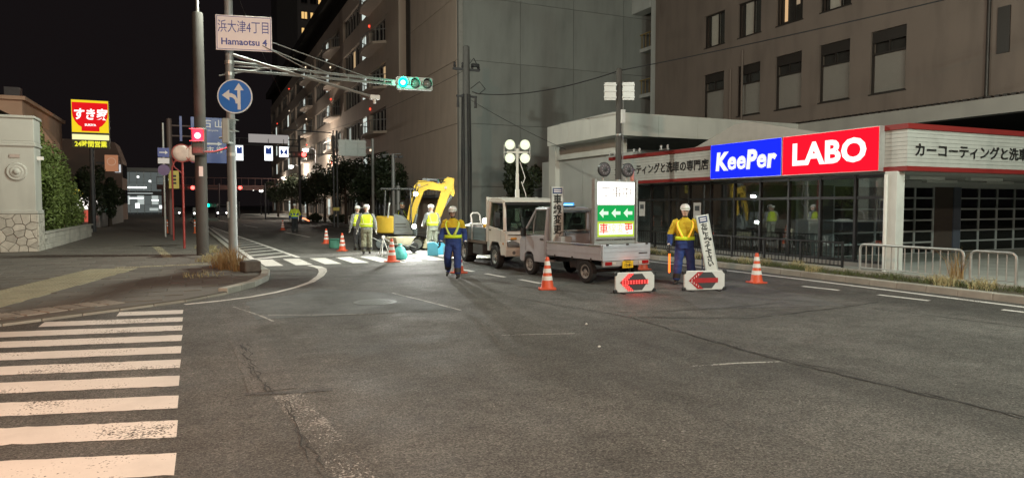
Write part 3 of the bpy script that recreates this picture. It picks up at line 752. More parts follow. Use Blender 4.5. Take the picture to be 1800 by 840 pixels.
# tall concrete pole with the street lamp on top
cp = thing('concrete_pole', 'thick tapered concrete pole carrying a street lamp arm at the pavement corner', 'pole', (.04,26.0,ZP))
MB().lathe([(.20,0),(.192,3),(.172,8.25),(.155,8.3)], 20).build('shaft', CONC, cp, smooth=False, sharp=40)
MB().cyl((0,0,8.3),(0,0,10.8),.05,.045).ring([(0,0,10.7),(.35,-.1,11.05),(1.6,-.5,11.2)],.04,8).build('lamp_arm', STEEL, cp)
MB().box(1.4,2.1,-.72,-.42,11.12,11.26).build('lamp_head', STEEL, cp, bevel=.04)
MB().box(1.45,2.05,-.69,-.45,11.09,11.118).build('lamp_lens', E('street_lens', (1,.95,.85), 6), cp)
MB().cbox((.0,-.20,2.9),(.13,.02,.34)).build('notice_plate', WHITE, cp)
for z in (3.55,4.35): MB().lathe([(.208,z-.03),(.216,z-.03),(.216,z+.03),(.208,z+.03)],18).build('band', STEEL, cp)

# signal mast with its long arm
sm = thing('signal_mast', 'slender grey steel mast with a long braced arm over the road', 'pole', (.9,22.85,ZP))
ARM = M('arm_steel', (.24,.25,.24), .5, .3, .12, 9)
GP = M('mast_paint', (.26,.27,.27), .5, .3, .1, 5, stain=.15)
MB().lathe([(.135,0),(.125,4),(.115,9.2)], 18).build('shaft', GP, sm, sharp=40)
for z in (3.3,4.3,5.75,6.1,7.0): MB().lathe([(.12,z-.05),(.14,z-.05),(.14,z+.05),(.12,z+.05)],16).build('clamp', STEEL, sm)
for z in (1.35,): MB().box(-.16,-.1,-.16,.05,z,z+.5).build('service_box', GP, sm, bevel=.01)
MB().ring([(.1,0,6.12),(2.5,-.02,6.02),(5.05,-.05,5.93)],.04,8).build('arm_tube', ARM, sm)
MB().ring([(.1,0,5.88),(2.5,-.02,5.86),(5.05,-.05,5.80)],.04,8).build('arm_tube', ARM, sm)
MB().cyl((.1,0,7.0),(2.9,-.02,6.03),.018).build('stay_rod', ARM, sm)
MB().cyl((.15,0,7.15),(4.2,-.04,5.98),.014).build('stay_rod', ARM, sm)
MB().cyl((-.3,.1,5.7),(1.2,0,6.05),.02).build('stay_rod', ARM, sm)
MB().ring([(.1,-.05,6.33),(1.3,-.9,5.86),(3.85,-2.35,4.98)],[.05,.045,.035],8).build('side_arm', ARM, sm)
MB().cyl((.1,0,6.0),(1.9,-1.2,5.80),.02).build('side_arm_strut', ARM, sm)
MB().cyl((.1,-.05,7.1),(2.6,-1.7,5.5),.014).build('stay_rod', ARM, sm)
MB().box(3.78,4.05,-2.47,-2.3,4.9,5.02).cyl((3.9,-2.4,4.78),(3.9,-2.4,4.95),.05).build('detector', M('detector_white', (.6,.6,.57), .5), sm)
for x in (1.2,2.4,3.6,4.8): MB().cyl((x,-.02,6.07-.03*x),(x,-.02,5.89-.015*x),.02,n=6).build('arm_spacer', ARM, sm)

def signal_head(name, label, loc, rz, lit, group=None, n=3, sc=1.0, strength=9, dirn='h'):
    t = thing(name, label, 'traffic light', loc, rz, group); t.scale = (sc,sc,sc)
    hw = .62
    body = MB().box(-hw,hw,-.1,.12,-.215,.215)
    body.build('housing', M('signal_grey', (.42,.45,.43), .5, 0, .08, 6), t, bevel=.06, seg=3)
    cols = {'g':(.0,1,.55),'y':(1,.6,.05),'r':(1,.03,.03)}
    for k,c in enumerate('gyr'):
        x = -.41+.41*k
        MB().lathe([(.165,.0),(.17,.02),(.15,.03),(.14,.02)],24,axis='y',c=(x,-.1,0),caps=False).build('bezel', DSTEEL, t)
        if c == lit: 
            MB().lathe([(.145,.0),(.12,.03),(.001,.045)],24,axis='y',c=(x,-.1,0)).build('lit_lens', E('signal_'+c, cols[c], strength), t, smooth=True)
        else:
            MB().lathe([(.145,.0),(.12,.03),(.001,.045)],24,axis='y',c=(x,-.1,0)).build('lens', M('signal_dead', (.16,.17,.16), .25, 0, .2, 30), t, smooth=True)
        v = MB(); V=[];F_=[]
        for q in range(13):
            a = R(-20+220*q/12)
            for yy,rr in ((-.1,.172),(-.34 if 3<q<9 else -.22,.172)): V.append((x+rr*math.cos(a),yy,rr*math.sin(a)))
        for q in range(12): F_.append((2*q,2*q+1,2*q+3,2*q+2))
        o = v.add(V,F_).build('hood', M('signal_grey', (.42,.45,.43)), t); o.modifiers.new('thick','SOLIDIFY').thickness = .008
    MB().box(-hw-.16,-hw+.02,-.03,.05,-.09,.09).build('bracket', STEEL, t)
    return t
sg = signal_head('traffic_signal', 'horizontal traffic light showing green at the end of the long arm', (6.72,22.75,5.93), R(-8), 'g', strength=7)
MB().lathe([(.08,0),(.05,.008),(.001,.012)],16,axis='y',c=(-.41,-.14,0)).build('bright_core', E('green_core', (.8,1,.95), 3), sg)
light('POINT', sg, (-.41,-.45,0), 30, (.05,1,.6), .1)

# street name sign and round direction sign on the mast
ns = thing('street_name_sign', 'white street name sign with blue lettering high on the signal mast', 'sign', (1.30,22.36,6.98), R(-12))
BLUEP = M('sign_blue_print', (.06,.09,.36), .5, 0, .05)
SWH = M('sign_white', (.80,.77,.80), .35, 0, .04)
MB().box(-.80,.80,0,.03,-.52,.52).build('plate', SWH, ns, bevel=.01)
for a in ((-.77,.77,.475,.49),(-.77,.77,-.49,-.475),(-.77,-.755,-.475,.475),(.755,.77,-.475,.475)): MB().box(a[0],a[1],-.003,-.001,a[2],a[3]).build('border', BLUEP, ns)
text('浜大津4丁目', .40, BLUEP, ns, (0,-.004,.16), FACE_S, ext=.001, sx=.68)
text('Hamaotsu 4', .27, BLUEP, ns, (.0,-.004,-.27), FACE_S, ext=.001, bold=.006, sx=1.0)
MB().box(-.42,-.34,.03,.44,-.3,-.22).box(-.42,-.34,.03,.44,.22,.3).build('bracket', STEEL, ns)
ds = thing('direction_sign', 'round blue sign with white straight-on and left-turn arrows on the signal mast', 'sign', (1.02,22.62,5.12), R(-20))
SBL = M('sign_blue', (.008,.07,.33), .35, 0, .04); SWR = M('sign_reflective', (.75,.77,.78), .35)
MB().lathe([(.52,0),(.52,.03),(.001,.03)], 40, axis='y', c=(0,.03,0)).build('disc', SWR, ds)
MB().lathe([(.485,0),(.485,.003),(.001,.003)], 40, axis='y').build('blue_field', M('direction_blue', (.012,.17,.60), .35, 0, .04), ds)
ar = MB()
ar.prism([(.08,-.40),(.17,-.40),(.17,.18),(.27,.18),(.125,.40),(-.02,.18),(.08,.18)], -.008, -.004, 'xz')
ar.prism([(.08,-.22),(.08,-.08),(.02,.03),(-.1,.09),(-.16,.09),(-.16,.20),(-.38,.03),(-.16,-.13),(-.16,-.02),(-.07,-.04),(.0,-.1),(.03,-.22)], -.0085, -.0045, 'xz')
ar.build('arrow', SWR, ds)

# pedestrian lights on the concrete pole and the mast
def ped_signal(label, loc, rz, lit):
    t = thing('pedestrian_signal', label, 'traffic light', loc, rz)
    MB().box(-.19,.19,-.1,.12,-.38,.38).build('housing', M('ped_housing', (.10,.10,.10), .5) if lit else M('signal_grey', (.42,.45,.43)), t, bevel=.05, seg=3)
    MB().box(-.14,.14,-.115,-.1,.03,.32).build('lit_lens' if lit else 'lens', E('ped_red', (1,.006,.014), 14) if lit else M('signal_dead'), t, bevel=.01)
    MB().box(-.14,.14,-.115,-.1,-.32,-.03).build('lens', M('signal_dead'), t, bevel=.01)
    for z in (.34,-.0): MB().box(-.17,.17,-.28,-.1,z,z+.015).build('hood', M('signal_grey'), t)
    MB().cyl((0,.1,-.2),(0,.26,-.2),.03).build('bracket', STEEL, t)
    return t
p1_ = ped_signal('pedestrian light glowing red on the concrete pole', (.0,25.68,3.95), R(-18), True)
p1_.scale = (1.2,)*3  # enlarged, with a bright core, to stand in for glow round the lens
MB().lathe([(.09,0),(.06,.006),(.001,.008)],14,axis='y',c=(0,-.116,.17)).build('bright_core', E('ped_core', (1,.45,.5), 3), p1_)
light('POINT', p1_, (0,-.38,.17), 70, (1,.03,.05), .1)
ped_signal('pedestrian light seen from its dark side on the steel mast', (.80,22.58,4.05), R(68), False)
MB_ = MB().ring([(.1,25.75,3.62),(.5,24.4,3.55),(.86,22.95,3.6)],.03,8).build('signal_cable_bracket', STEEL)
tag(MB_, 'thin grey tube joining the concrete pole and the steel mast', 'tube')

# convex mirrors on an orange post
cm = thing('convex_mirror', 'pair of round traffic mirrors on a red-orange post beside the concrete pole', 'traffic mirror', (-.62,30.3,ZP))
ORA = M('mirror_orange', (.26,.03,.025), .45, 0, .08, 8)
MB().cyl((0,0,0),(0,0,4.1),.045).build('post', ORA, cm)
MB().ring([(-.02,0,3.0),(-.3,0,3.25),(-.38,0,3.6)],.02,8).build('bracket', ORA, cm)
for x in (-.02,.46):
    MB().lathe([(.31,-.02),(.33,.0),(.31,.02),(.20,.033),(.001,.04)],28,axis='y',c=(x,-.08,3.8)).build('mirror_face', M('mirror_back', (.36,.27,.23), .35, 0, .3, 5), cm, smooth=True)
    MB().lathe([(.335,-.05),(.36,-.05),(.36,.03),(.335,.03)],28,axis='y',c=(x,-.08,3.8),caps=False).build('rim', ORA, cm)
# second red post with folded hood
m2 = thing('red_post', 'red-orange post with a curved top beyond the mirrors', 'post', (-1.25,38,ZP))
MB().ring([(0,0,0),(0,0,3.6),(.12,0,3.9),(.4,0,4.05),(.75,0,3.95)],.045,10).build('tube', ORA, m2)

# overhead blue guide sign on a gantry
gs = thing('guide_sign_gantry', 'dark gantry pole holding a large blue guide sign over the lane', 'sign', (-1.58,45,ZP))
MB().lathe([(.16,0),(.14,6.75),(.12,6.8)],14).build('shaft', M('gantry_brown', (.14,.10,.09), .6, .2), gs)
for z in (5.0,5.8,6.4): MB().cyl((0,0,z),(3.1,0,z),.05).build('arm', M('gantry_brown'), gs)
MB().box(1.15,3.08,-.12,-.06,4.25,6.95).build('plate', SBL, gs, bevel=.01)
text('石 山', .50, SWR, gs, (2.35,-.125,6.55), FACE_S, ext=.001, bold=.006); text('Ishiyama', .17, SWR, gs, (2.35,-.125,6.2), FACE_S, ext=.001)
text('市 街', .42, SWR, gs, (2.45,-.125,5.0), FACE_S, ext=.001, bold=.006)
a_ = MB().box(1.66,1.76,-.127,-.122,4.6,6.0).prism([(1.56,6.0),(1.86,6.0),(1.71,6.3)],-.127,-.122,'xz').prism([(1.76,5.35),(2.6,5.35),(2.6,5.27),(2.85,5.4),(2.6,5.53),(2.6,5.45),(1.76,5.45)],-.1275,-.1225,'xz').build('arrow', SWR, gs)
MB().box(.55,.68,-.12,-.06,5.5,6.95).build('plate_edge', SBL, gs)

# post with small regulatory signs
rp_ = thing('regulatory_sign_post', 'thin post with small blue, white and yellow plates at the pavement edge', 'sign', (-1.78,42,ZP))
MB().cyl((0,0,0),(0,0,6.2),.055).build('post', STEEL, rp_)
MB().box(-.28,.28,-.09,-.06,4.35,4.85).build('blue_plate', SBL, rp_); MB().prism([(-.2,4.57),(.08,4.57),(.08,4.5),(.22,4.6),(.08,4.7),(.08,4.63),(-.2,4.63)],-.095,-.0905,'xz').build('arrow', SWR, rp_)
MB().box(-.28,.28,-.09,-.06,4.0,4.3).build('white_plate', SWH, rp_)
MB().lathe([(.3,0),(.3,.02),(.001,.02)],24,axis='y',c=(0,-.06,3.65)).build('round_plate', M('violet_plate', (.16,.10,.22), .5), rp_)
yp = thing('yellow_notice_sign', 'small yellow notice plate on a short bracket beside the gantry pole', 'sign', (-1.35,43.5,3.25))
MB().box(-.26,.26,-.02,.02,-.5,.5).build('plate', M('yellow_plate', (.62,.50,.10), .5), yp)
for z in (.2,0,-.2): MB().box(-.12,.12,-.026,-.021,z-.06,z+.06).build('print', TXT, yp)
MB().box(-.3,0,.02,.06,-.05,.05).build('bracket', STEEL, yp)

# orange and white delineator posts
def delineator(loc, label):
    t = thing('delineator_post', label, 'bollard', loc, 0, 'delineator posts at the pavement edge')
    MB().lathe([(.11,0),(.11,.03),(.045,.05),(.04,.82),(.001,.85)],12).build('post', M('delineator_orange', (.75,.16,.05), .5), t)
    for z in (.42,.6): MB().lathe([(.046,z),(.047,z),(.047,z+.1),(.046,z+.1)],12).build('band', SWR, t)
delineator((-1.9,47.5,ZP), 'orange delineator post with white bands left of the red post'); delineator((-.35,46.5,ZP), 'orange delineator post with white bands behind the concrete pole')

# blank white board and lit route signs over the far lane
wb = thing('overhead_sign_board', 'blank white overhead board on a dark beam above the road', 'sign', (0,75,0))
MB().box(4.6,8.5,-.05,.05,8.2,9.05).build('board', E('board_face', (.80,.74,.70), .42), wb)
MB().lathe([(.14,0),(.12,9.1)],12,c=(9.6,.15,0)).cyl((9.6,.12,8.6),(3.2,.12,8.6),.07).cyl((9.6,.12,7.95),(3.2,.12,7.95),.06).build('gantry', DSTEEL, wb)
for x,z0,z1,w,nm in ((3.7,6.3,7.85,.75,'p'),(6.5,6.35,7.88,.85,'p'),(8.0,6.75,7.85,.95,'q')):
    t = thing('lit_route_sign', {3.7:'tall lit white sign with a blue square beside the steel mast',6.5:'tall lit white sign with a blue picture under the blank board',8.0:'small square lit sign with crossed blue marks under the blank board'}[x], 'sign', (x,74.8,0))
    MB().box(-w/2,w/2,0,.12,z0,z1).build('case', ALU, t)
    MB().box(-w/2+.03,w/2-.03,-.01,-.001,z0+.03,z1-.03).build('lit_face', E('route_white', (.9,.95,1), 2.2), t)
    if nm == 'p':
        MB().prism([(-w*.34,z1-.85),(w*.34,z1-.85),(w*.34,z1-.2),(w*.2,z1-.12),(0,z1-.3),(-w*.2,z1-.12),(-w*.34,z1-.3)],-.02,-.011,'xz').build('picture', M('route_blue', (.02,.08,.42), .5, emit=.25, ecol=(.02,.1,.6)), t)
    else:
        for s_ in (-1,1): MB().prism([(-.3*s_,z0+.2),(-.1*s_,z0+.4),(0,z0+.45),(-.1*s_,z1-.45),(-.3*s_,z1-.2),(-.36*s_,(z0+z1)/2)],-.02,-.011,'xz').build('picture', M('route_blue'), t)
    MB().cyl((0,.06,z1),(0,.06,8.6),.03).build('hanger', DSTEEL, t)

# distant signals
def far_signal(loc, lit, label, sc=1.3):
    t = thing('traffic_signal', label, 'traffic light', loc, R(-10))
    MB().box(-.6,.6,-.08,.12,-.22,.22).build('housing', M('signal_dark', (.06,.07,.07), .6), t, bevel=.05)
    for k in range(3):
        c = 'gyr'[k]; x = -.4+.4*k; on = c == lit
        MB().lathe([(.17,0),(.15,.04),(.001,.06)],16,axis='y',c=(x,-.08,0)).build('lit_lens' if on else 'lens', E('far_'+c, {'g':(.0,1,.6),'r':(1,.06,.05),'y':(1,.6,0)}[c], 9) if on else M('signal_dead'), t, smooth=True)
        MB().box(x-.18,x+.18,-.3,-.08,.17,.185).build('hood', M('signal_dark'), t)
    t.scale = (sc,)*3
    MB().cyl((.6,.05,0),(2.6,.05,.1),.04).build('arm', DSTEEL, t)
    return t
for loc,l,lab in [((8.85,70,6.74),'r','red traffic light hanging right of the blank board'),((-1.3,90,3.85),'r','distant red traffic light beside the concrete pole'),((3.95,90,3.9),'r','distant red traffic light peeping past the steel mast'),((1.4,100,1.75),'g','small distant green traffic light low over the road')]:
    f_ = far_signal(loc,l,lab); 
    light('POINT', f_, (.4 if l=='r' else -.4,-.6,0), 12, (1,.05,.04) if l=='r' else (.05,1,.6), .1)
    if loc[0] < 8: MB().cyl((2.6,.06,-6/1.3 if loc[2]>6 else -loc[2]/1.3),(2.6,.06,.4),.07).build('mast', DSTEEL, f_)
    else: MB().cyl((2.6,.06,-loc[2]/1.3),(2.6,.06,.4),.07).build('mast', DSTEEL, f_)

# footbridge across the far road
fb = thing('footbridge', 'dark footbridge spanning the road in the distance', 'bridge', (0,118,0))
FBm = M('bridge_red', (.10,.045,.04), .7, 0, .1, 1)
MB().box(-6,18,-1.2,1.2,4.2,4.9).build('deck', FBm, fb)
for x in (-5,16): MB().box(x-.4,x+.4,-.6,.6,0,4.2).build('pier', FBm, fb)
for k in range(25): MB().box(-6+k,-5.95+k,-1.2,-1.15,4.9,6.0).build('rail_post', FBm, fb)
MB().box(-6,18,-1.22,-1.14,6.0,6.08).build('handrail', FBm, fb)
# far street lamps along the right
def far_lamp(loc, h, s, lab):
    t = thing('street_lamp', lab, 'street lamp', loc, 0, 'distant street lamps')
    MB().lathe([(.1,0),(.06,h)],8).build('post', DSTEEL, t); MB().ring([(0,0,h),(-.5,0,h+.25),(-1.2,0,h+.2)],.04,6).build('arm', DSTEEL, t)
    MB().lathe([(.0001,h+.2),(.4,h+.12),(.28,h-.22),(.001,h-.35)],10,c=(-1.2,0,0)).build('lantern', E('far_lamp', (1,.97,.9), 5), t)
    if h > 6.5: light('POINT', t, (-1.2,-.1,h-.6), 1900, (1,.88,.74), .15)
far_lamp((14.0,110,0),7.7,1,'lit street lamp with glowing cone lantern before the apartment block')
far_lamp((16.0,140,0),7.0,1,'smaller lit street lamp farther along the apartment block')
far_lamp((13.2,88,0),8.6,1,'lit street lamp near the lit route signs')
for (x,y,h) in ((9.5,125,4.6),(11.2,131,4.4),(4.6,135,5.0)):
    far_lamp((x,y,0),h,1,'low lit lamp among the distant street lights')

# waiting cars far down the road with headlamps on
def far_car(x, y, lab, col):
    t = thing('distant_car', lab, 'car', (x,y,0), 0, 'cars waiting far down the road')
    b = MB().prism([(-2,.35),(2,.35),(2.05,.8),(1.2,.95),(.5,1.42),(-1.0,1.45),(-1.75,1.0),(-2.05,.9)],-.8,.8,'yz')
    b.build('body', M('car_'+lab[:4], col, .3), t, bevel=.08)
    for yy in (-1.3,1.3):
        for s_ in (-1,1): MB().lathe([(.31,-.1),(.31,.1)],14,axis='x',c=(s_*.74,yy,.31)).build('wheel', BLACK, t)
    MB().prism([(-1.62,1.03),(-1.0,1.38),(-1.0,1.0)],-.81,.81,'yz').build('window', AGL, t)
    for s_ in (-.58,.58): MB().lathe([(.13,0),(.1,.05),(.001,.06)],10,axis='y',c=(s_,-2.0,.68)).build('headlight', E('headlamp', (1,.97,.9), 9), t)
far_car(-.2,104,'white car waiting in the distance with bright headlamps',(.6,.6,.6)); far_car(2.8,108,'dark car waiting in the distance with headlamps on',(.05,.05,.06)); far_car(-3.4,112,'grey car standing in the distance near the kerb',(.2,.2,.2))

# restaurant pylon sign on the left
sk = thing('restaurant_pylon_sign', 'tall lit yellow and red restaurant sign with white brush lettering above the left pavement', 'sign', (-6.4,52,0))
MB().cyl((0,.2,0),(0,.2,6),.14).build('post', DSTEEL, sk)
MB().box(-1.06,1.06,0,.35,6.42,8.6).build('case', DSTEEL, sk)
YF = E('pylon_yellow', (1,.72,.02), .95); RF = E('pylon_red', (.85,.01,.015), .95)
MB().box(-1.03,1.03,-.01,-.001,6.5,8.57).build('lit_face', YF, sk)
bowl = [(-1.0,8.42),(1.0,8.42)]+[(1.0-.0*i,7.75) for i in range(1)]+[(.97,7.5),(.85,7.2),(.66,6.95),(.5,6.85),(.5,6.58),(-.5,6.58),(-.5,6.85),(-.66,6.95),(-.85,7.2),(-.97,7.5),(-1.0,7.75)]
MB().prism(bowl,-.02,-.011,'xz').build('bowl_emblem', RF, sk)
text('すき家', .78, E('pylon_white', (1,1,.95), 1.4), sk, (0,-.024,7.62), FACE_S, bold=.022, sx=.82, ext=.001, shear=.1)
text('SUKIYA', .19, E('pylon_white', (1,1,.95), 1.4), sk, (0,-.024,6.98), FACE_S, bold=.006, ext=.001)
MB().box(-1.06,1.06,0,.3,6.0,6.4).build('case', DSTEEL, sk); MB().box(-1.03,1.03,-.01,-.001,6.03,6.37).build('lit_strip', E('pylon_pale', (1,.93,.45), 1.1), sk)
MB().box(-1.06,1.06,0,.3,5.5,5.97).build('case', M('pylon_olive', (.06,.06,.015), .5), sk)
text('24時間営業', .42, E('pylon_yellow_text', (.9,.85,.05), 1.1), sk, (0,-.006,5.73), FACE_S, bold=.012, sx=.86, ext=.001)
# small orange hanging sign
os_ = thing('orange_wall_sign', 'square dim orange sign jutting over the left pavement', 'sign', (-7.1,70,5.5))
MB().box(-.55,.55,0,.2,-.75,.75).build('case', DSTEEL, os_); MB().box(-.52,.52,-.01,-.001,-.72,.72).build('lit_face', E('orange_face', (.85,.38,.2), .45), os_)
text('◯', .5, E('orange_mark', (.95,.6,.4), .5), os_, (0,-.014,.1), FACE_S, ext=.001)
MB().box(-1.2,-.55,.05,.12,-.1,.1).build('bracket', DSTEEL, os_)

# utility pole with cables
up = thing('utility_pole', 'dark utility pole thick with strapped cables in front of the grey end wall', 'pole', (13.0,34.4,.08))
DKP = M('dark_pole', (.10,.10,.095), .8, 0, .2, 6)
MB().lathe([(.24,0),(.18,10.1),(.12,10.15)],14).build('shaft', DKP, up)
for k in range(7):
    a = k*.9; MB().ring([(.24*math.cos(a)+.03,.24*math.sin(a),0),(.27*math.cos(a+.3),.25*math.sin(a+.3),3.5),(.22*math.cos(a+.1),.22*math.sin(a+.1),7.6)],.035,6).build('riser_cable', BPLAST, up)
MB().box(-.75,.75,-.05,.05,8.85,8.97).box(-.55,.6,-.05,.05,7.45,7.55).build('crossarm', DSTEEL, up)
for x in (-.65,-.2,.35,.7): MB().lathe([(.05,0),(.08,.08),(.05,.16),(.07,.24),(.02,.3)],10,c=(x,0,8.97)).build('insulator', BPLAST, up)
for x in (-.5,0,.5): MB().cyl((x,-.08,6.9),(x,-.08,7.45),.07,.05).build('cable_joint', BPLAST, up)
MB().ring([(.2,-.1,7.9),(.7,-.15,8.3),(1.05,-.1,7.95),(.7,-.1,7.65),(.3,-.1,7.75)],.025,6).build('cable_loop', BPLAST, up)
MB().ring([(.0,-.1,9.0),(.35,-.2,9.5),(.75,-.1,8.9)],.03,6).build('cable_loop', BPLAST, up)
MB().cbox((.45,-.1,9.15),(.34,.2,.16)).build('switch_box', BPLAST, up)
# steel pole with two sign backs
lp = thing('sign_back_pole', 'grey concrete pole with two square sign backs behind the kei truck', 'pole', (14.3,21.75,.1))
MB().lathe([(.13,0),(.105,6.75),(.06,6.8)],14).build('shaft', CONC, lp)
o = MB(); 
for s_ in (-1,1):
    MB().box(-.55 if s_<0 else .12, -.12 if s_<0 else .55, -.14,-.12,5.6,6.25).build('sign_back', STEEL, lp)
    for z in (5.7,5.93,6.15): MB().box(-.57 if s_<0 else .1, -.1 if s_<0 else .57, -.17,-.142,z-.02,z+.02).build('stiffener', STEEL, lp)
for c_ in list(lp.children)[1:]: c_.rotation_euler = (0,0,R(-28))
MB().box(.0,.16,-.2,-.12,4.75,5.25).build('meter_box', WHITE, lp, bevel=.01)
MB().cyl((.12,-.1,2),(.12,-.1,6.3),.02,n=6).build('conduit', STEEL, lp)
for z in (2.6,4.3): MB().lathe([(.13,z),(.14,z),(.14,z+.06),(.13,z+.06)],12).build('band', STEEL, lp)
# overhead wires
def wire(a, b, sag, lab, r=.012):
    a, b = Vector(a), Vector(b); P = []
    for i in range(19):
        t = i/18; p = a.lerp(b, t); p.z -= sag*4*t*(1-t); P.append(p)
    tag(MB().ring(P, r, 5).build('overhead_wire', BPLAST), lab, 'wire', 'overhead wires')
wire((13.5,34.3,7.75),(14.3,21.75,6.8),.35,'black wire sagging from the utility pole to the sign-back pole',.022)
wire((14.3,21.75,6.8),(26,4,9.4),.25,'black wire rising from the sign-back pole across the brown hotel block',.02)
wire((13.0,34.4,9.0),(9.5,70,8.6),.5,'thin wire running from the utility pole along the apartment block')
wire((13.2,34.3,7.4),(14.4,26,4.2),.1,'thin stay wire dropping from the utility pole beside the grey wall')
wire((1.0,22.85,8.6),(9.5,70,8.2),.3,'thin wire running from the steel mast down the road')
# traffic sign seen from behind and nearby poles on the right pavement
bs_ = thing('grey_overhead_sign', 'large grey overhead sign seen from behind on a steel pole', 'sign', (0,50,0))
MB().box(9.1,11.05,0,.04,5.35,6.5).build('sheet', STEEL, bs_)
for z in (5.5,5.92,6.35): MB().box(9.05,11.1,-.06,-.002,z-.035,z+.035).build('stiffener', STEEL, bs_)
for x in (9.6,10.5): MB().box(x-.03,x+.03,-.1,-.062,5.3,6.6).build('upright', STEEL, bs_)
MB().lathe([(.11,0),(.1,6.6)],10,c=(11.6,.15,.06)).cyl((11.6,.12,6.0),(9.1,.12,6.0),.05).build('pole', STEEL, bs_)
tp1 = thing('twin_steel_pole', 'pair of thin steel poles with a yellow band before the dark trees', 'pole', (9.6,55,.06))
for x in (0,.28): MB().lathe([(.07,0),(.06,7.6)],10,c=(x,0,0)).build('shaft', DSTEEL, tp1)
MB().box(-.1,.4,-.1,-.05,1.3,1.55).build('yellow_band', M('yellow_plate'), tp1); MB().cyl((-.1,0,7.4),(-4.0,0,7.5),.04).build('arm', DSTEEL, tp1)
tp2 = thing('camera_pole', 'grey pole topped by small brackets in front of the dark trees', 'pole', (11.0,42,.06))
MB().lathe([(.13,0),(.11,4.9)],12).cyl((-.7,0,4.85),(.5,0,4.95),.03).build('shaft', GP, tp2)
for x in (-.6,.1,.45): MB().cbox((x,-.05,4.75),(.22,.3,.14)).build('bracket_box', DSTEEL, tp2)
tp3 = thing('grey_post', 'short grey signal post behind the excavator', 'post', (10.9,40.5,.06))
MB().lathe([(.12,0),(.12,2.9)],12).build('shaft', GP, tp3); MB().cyl((0,0,2.9),(0,0,3.1),.02).build('tip', GP, tp3)

# ---- railings in front of the shop
def railing(label, ya, yb, x, mat, z0, z1, step, r, round_=False, group=None):
    t = thing('railing', label, 'railing', (x,ya,0), 0, group); L = yb-ya
    if round_:
        c = .12
        pts = [(0,0,z0-.12),(0,0,z1-c)]+[(0,c-c*math.cos(R(a)),z1-c+c*math.sin(R(a))) for a in (30,60,90)]+[(0,L-c+c*math.sin(R(a)),z1-c+c*math.cos(R(a))) for a in (0,30,60)]+[(0,L,z1-c),(0,L,z0-.12)]
        MB().ring(pts,.03,8).build('frame_tube', mat, t)
        MB().cyl((0,.03,z0),(0,L-.03,z0),.015,n=6).build('bottom_rail', mat, t)
    else:
        for z in (z0,z1): MB().box(-.02,.02,0,L,z-.02,z+.02).build('rail', mat, t)
        for k in range(4): MB().box(-.025,.025,L*k/3-.025,L*k/3+.025,.06,z1+.03).build('post', mat, t)
    n = round(L/step)
    me = MB().cyl((0,0,z0),(0,0,z1-.01),r,n=6).mesh('bar', mat)
    for k in range(1,n): inst('bar', me, t, (0,L*k/n,0))
    return t
BLF = M('black_fence', (.02,.02,.021), .5, .3, .15, 10)
railing('black vertical-bar railing in front of the shop glass below the blue sign', 16.6, 20.6, 15.15, BLF, .24, .84, .125, .011)
railing('black vertical-bar railing in front of the shop glass below the red sign', 12.5, 16.55, 15.1, BLF, .24, .84, .125, .011)
railing('black vertical-bar railing behind the kei truck by the shop office', 20.65, 24.4, 15.2, BLF, .24, .84, .125, .011)
railing('long silver guard rail with rounded ends before the shop corner column', 9.35, 11.9, 15.0, STEEL, .26, .84, .165, .014, True)
railing('short silver guard rail with rounded ends beside the car bay', 8.3, 9.2, 15.0, STEEL, .26, .84, .165, .014, True)
railing('silver guard rail with rounded ends beyond the short one', 5.9, 7.9, 14.95, STEEL, .26, .84, .165, .014, True)
# ================================================================== PEOPLE
SKIN = M('skin', (.58,.38,.29), .6, 0, .08, 20); NAVY = M('navy_cloth', (.022,.05,.20), .85, 0, .2, 14, .5, 30)
YEL = M('yellow_cloth', (.55,.40,.02), .85, 0, .12, 14, .4, 30); LIME = M('lime_vest', (.60,.80,.03), .8, 0, .08, 14, .3, 40, emit=.06, ecol=(.6,.9,.02))
GSH = M('grey_shirt', (.20,.21,.21), .9, 0, .2, 14, .4, 30); KHA = M('khaki_cloth', (.20,.20,.14), .9, 0, .2, 14, .5, 30)
BOOT = M('boot', (.03,.028,.026), .6); DARKC = M('dark_cloth', (.025,.025,.028), .9, 0, .2, 14); HELM = M('helmet_white', (.72,.72,.70), .3, 0, .04)
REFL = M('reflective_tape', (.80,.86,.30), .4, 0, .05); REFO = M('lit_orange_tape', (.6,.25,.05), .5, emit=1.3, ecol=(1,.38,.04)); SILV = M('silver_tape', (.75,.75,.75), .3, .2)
GLV = M('glove_dark', (.03,.03,.035), .8); GLVW = M('glove_white', (.6,.6,.57), .8)
BATON = E('baton_glow', (1,.14,.02), 3.0)
def tors(v, ang, lean, off=0):
    """point on the torso surface, v = height above ground, ang = 0 front"""
    prof = [(.80,.185,.140,0),(.92,.200,.148,0),(1.02,.192,.142,0),(1.15,.196,.145,.005),(1.28,.210,.145,.0),(1.37,.19,.115,-.01),(1.43,.13,.085,-.015),(1.48,.07,.065,-.01)]
    for a, b in zip(prof[:-1], prof[1:]):
        if v <= b[0] or b is prof[-1]:
            t = max(0, min(1, (v-a[0])/(b[0]-a[0]))); rx, ry, cy = [a[i]+(b[i]-a[i])*t for i in (1,2,3)]; break
    rx += off; ry += off
    s, c = math.sin(ang), math.cos(ang)
    e = .8; sx = math.copysign(abs(s)**e, s); cxx = math.copysign(abs(c)**e, c)
    h = v-.92
    return Vector((rx*sx + lean[0]*h, cy+ry*cxx + lean[1]*h, v))
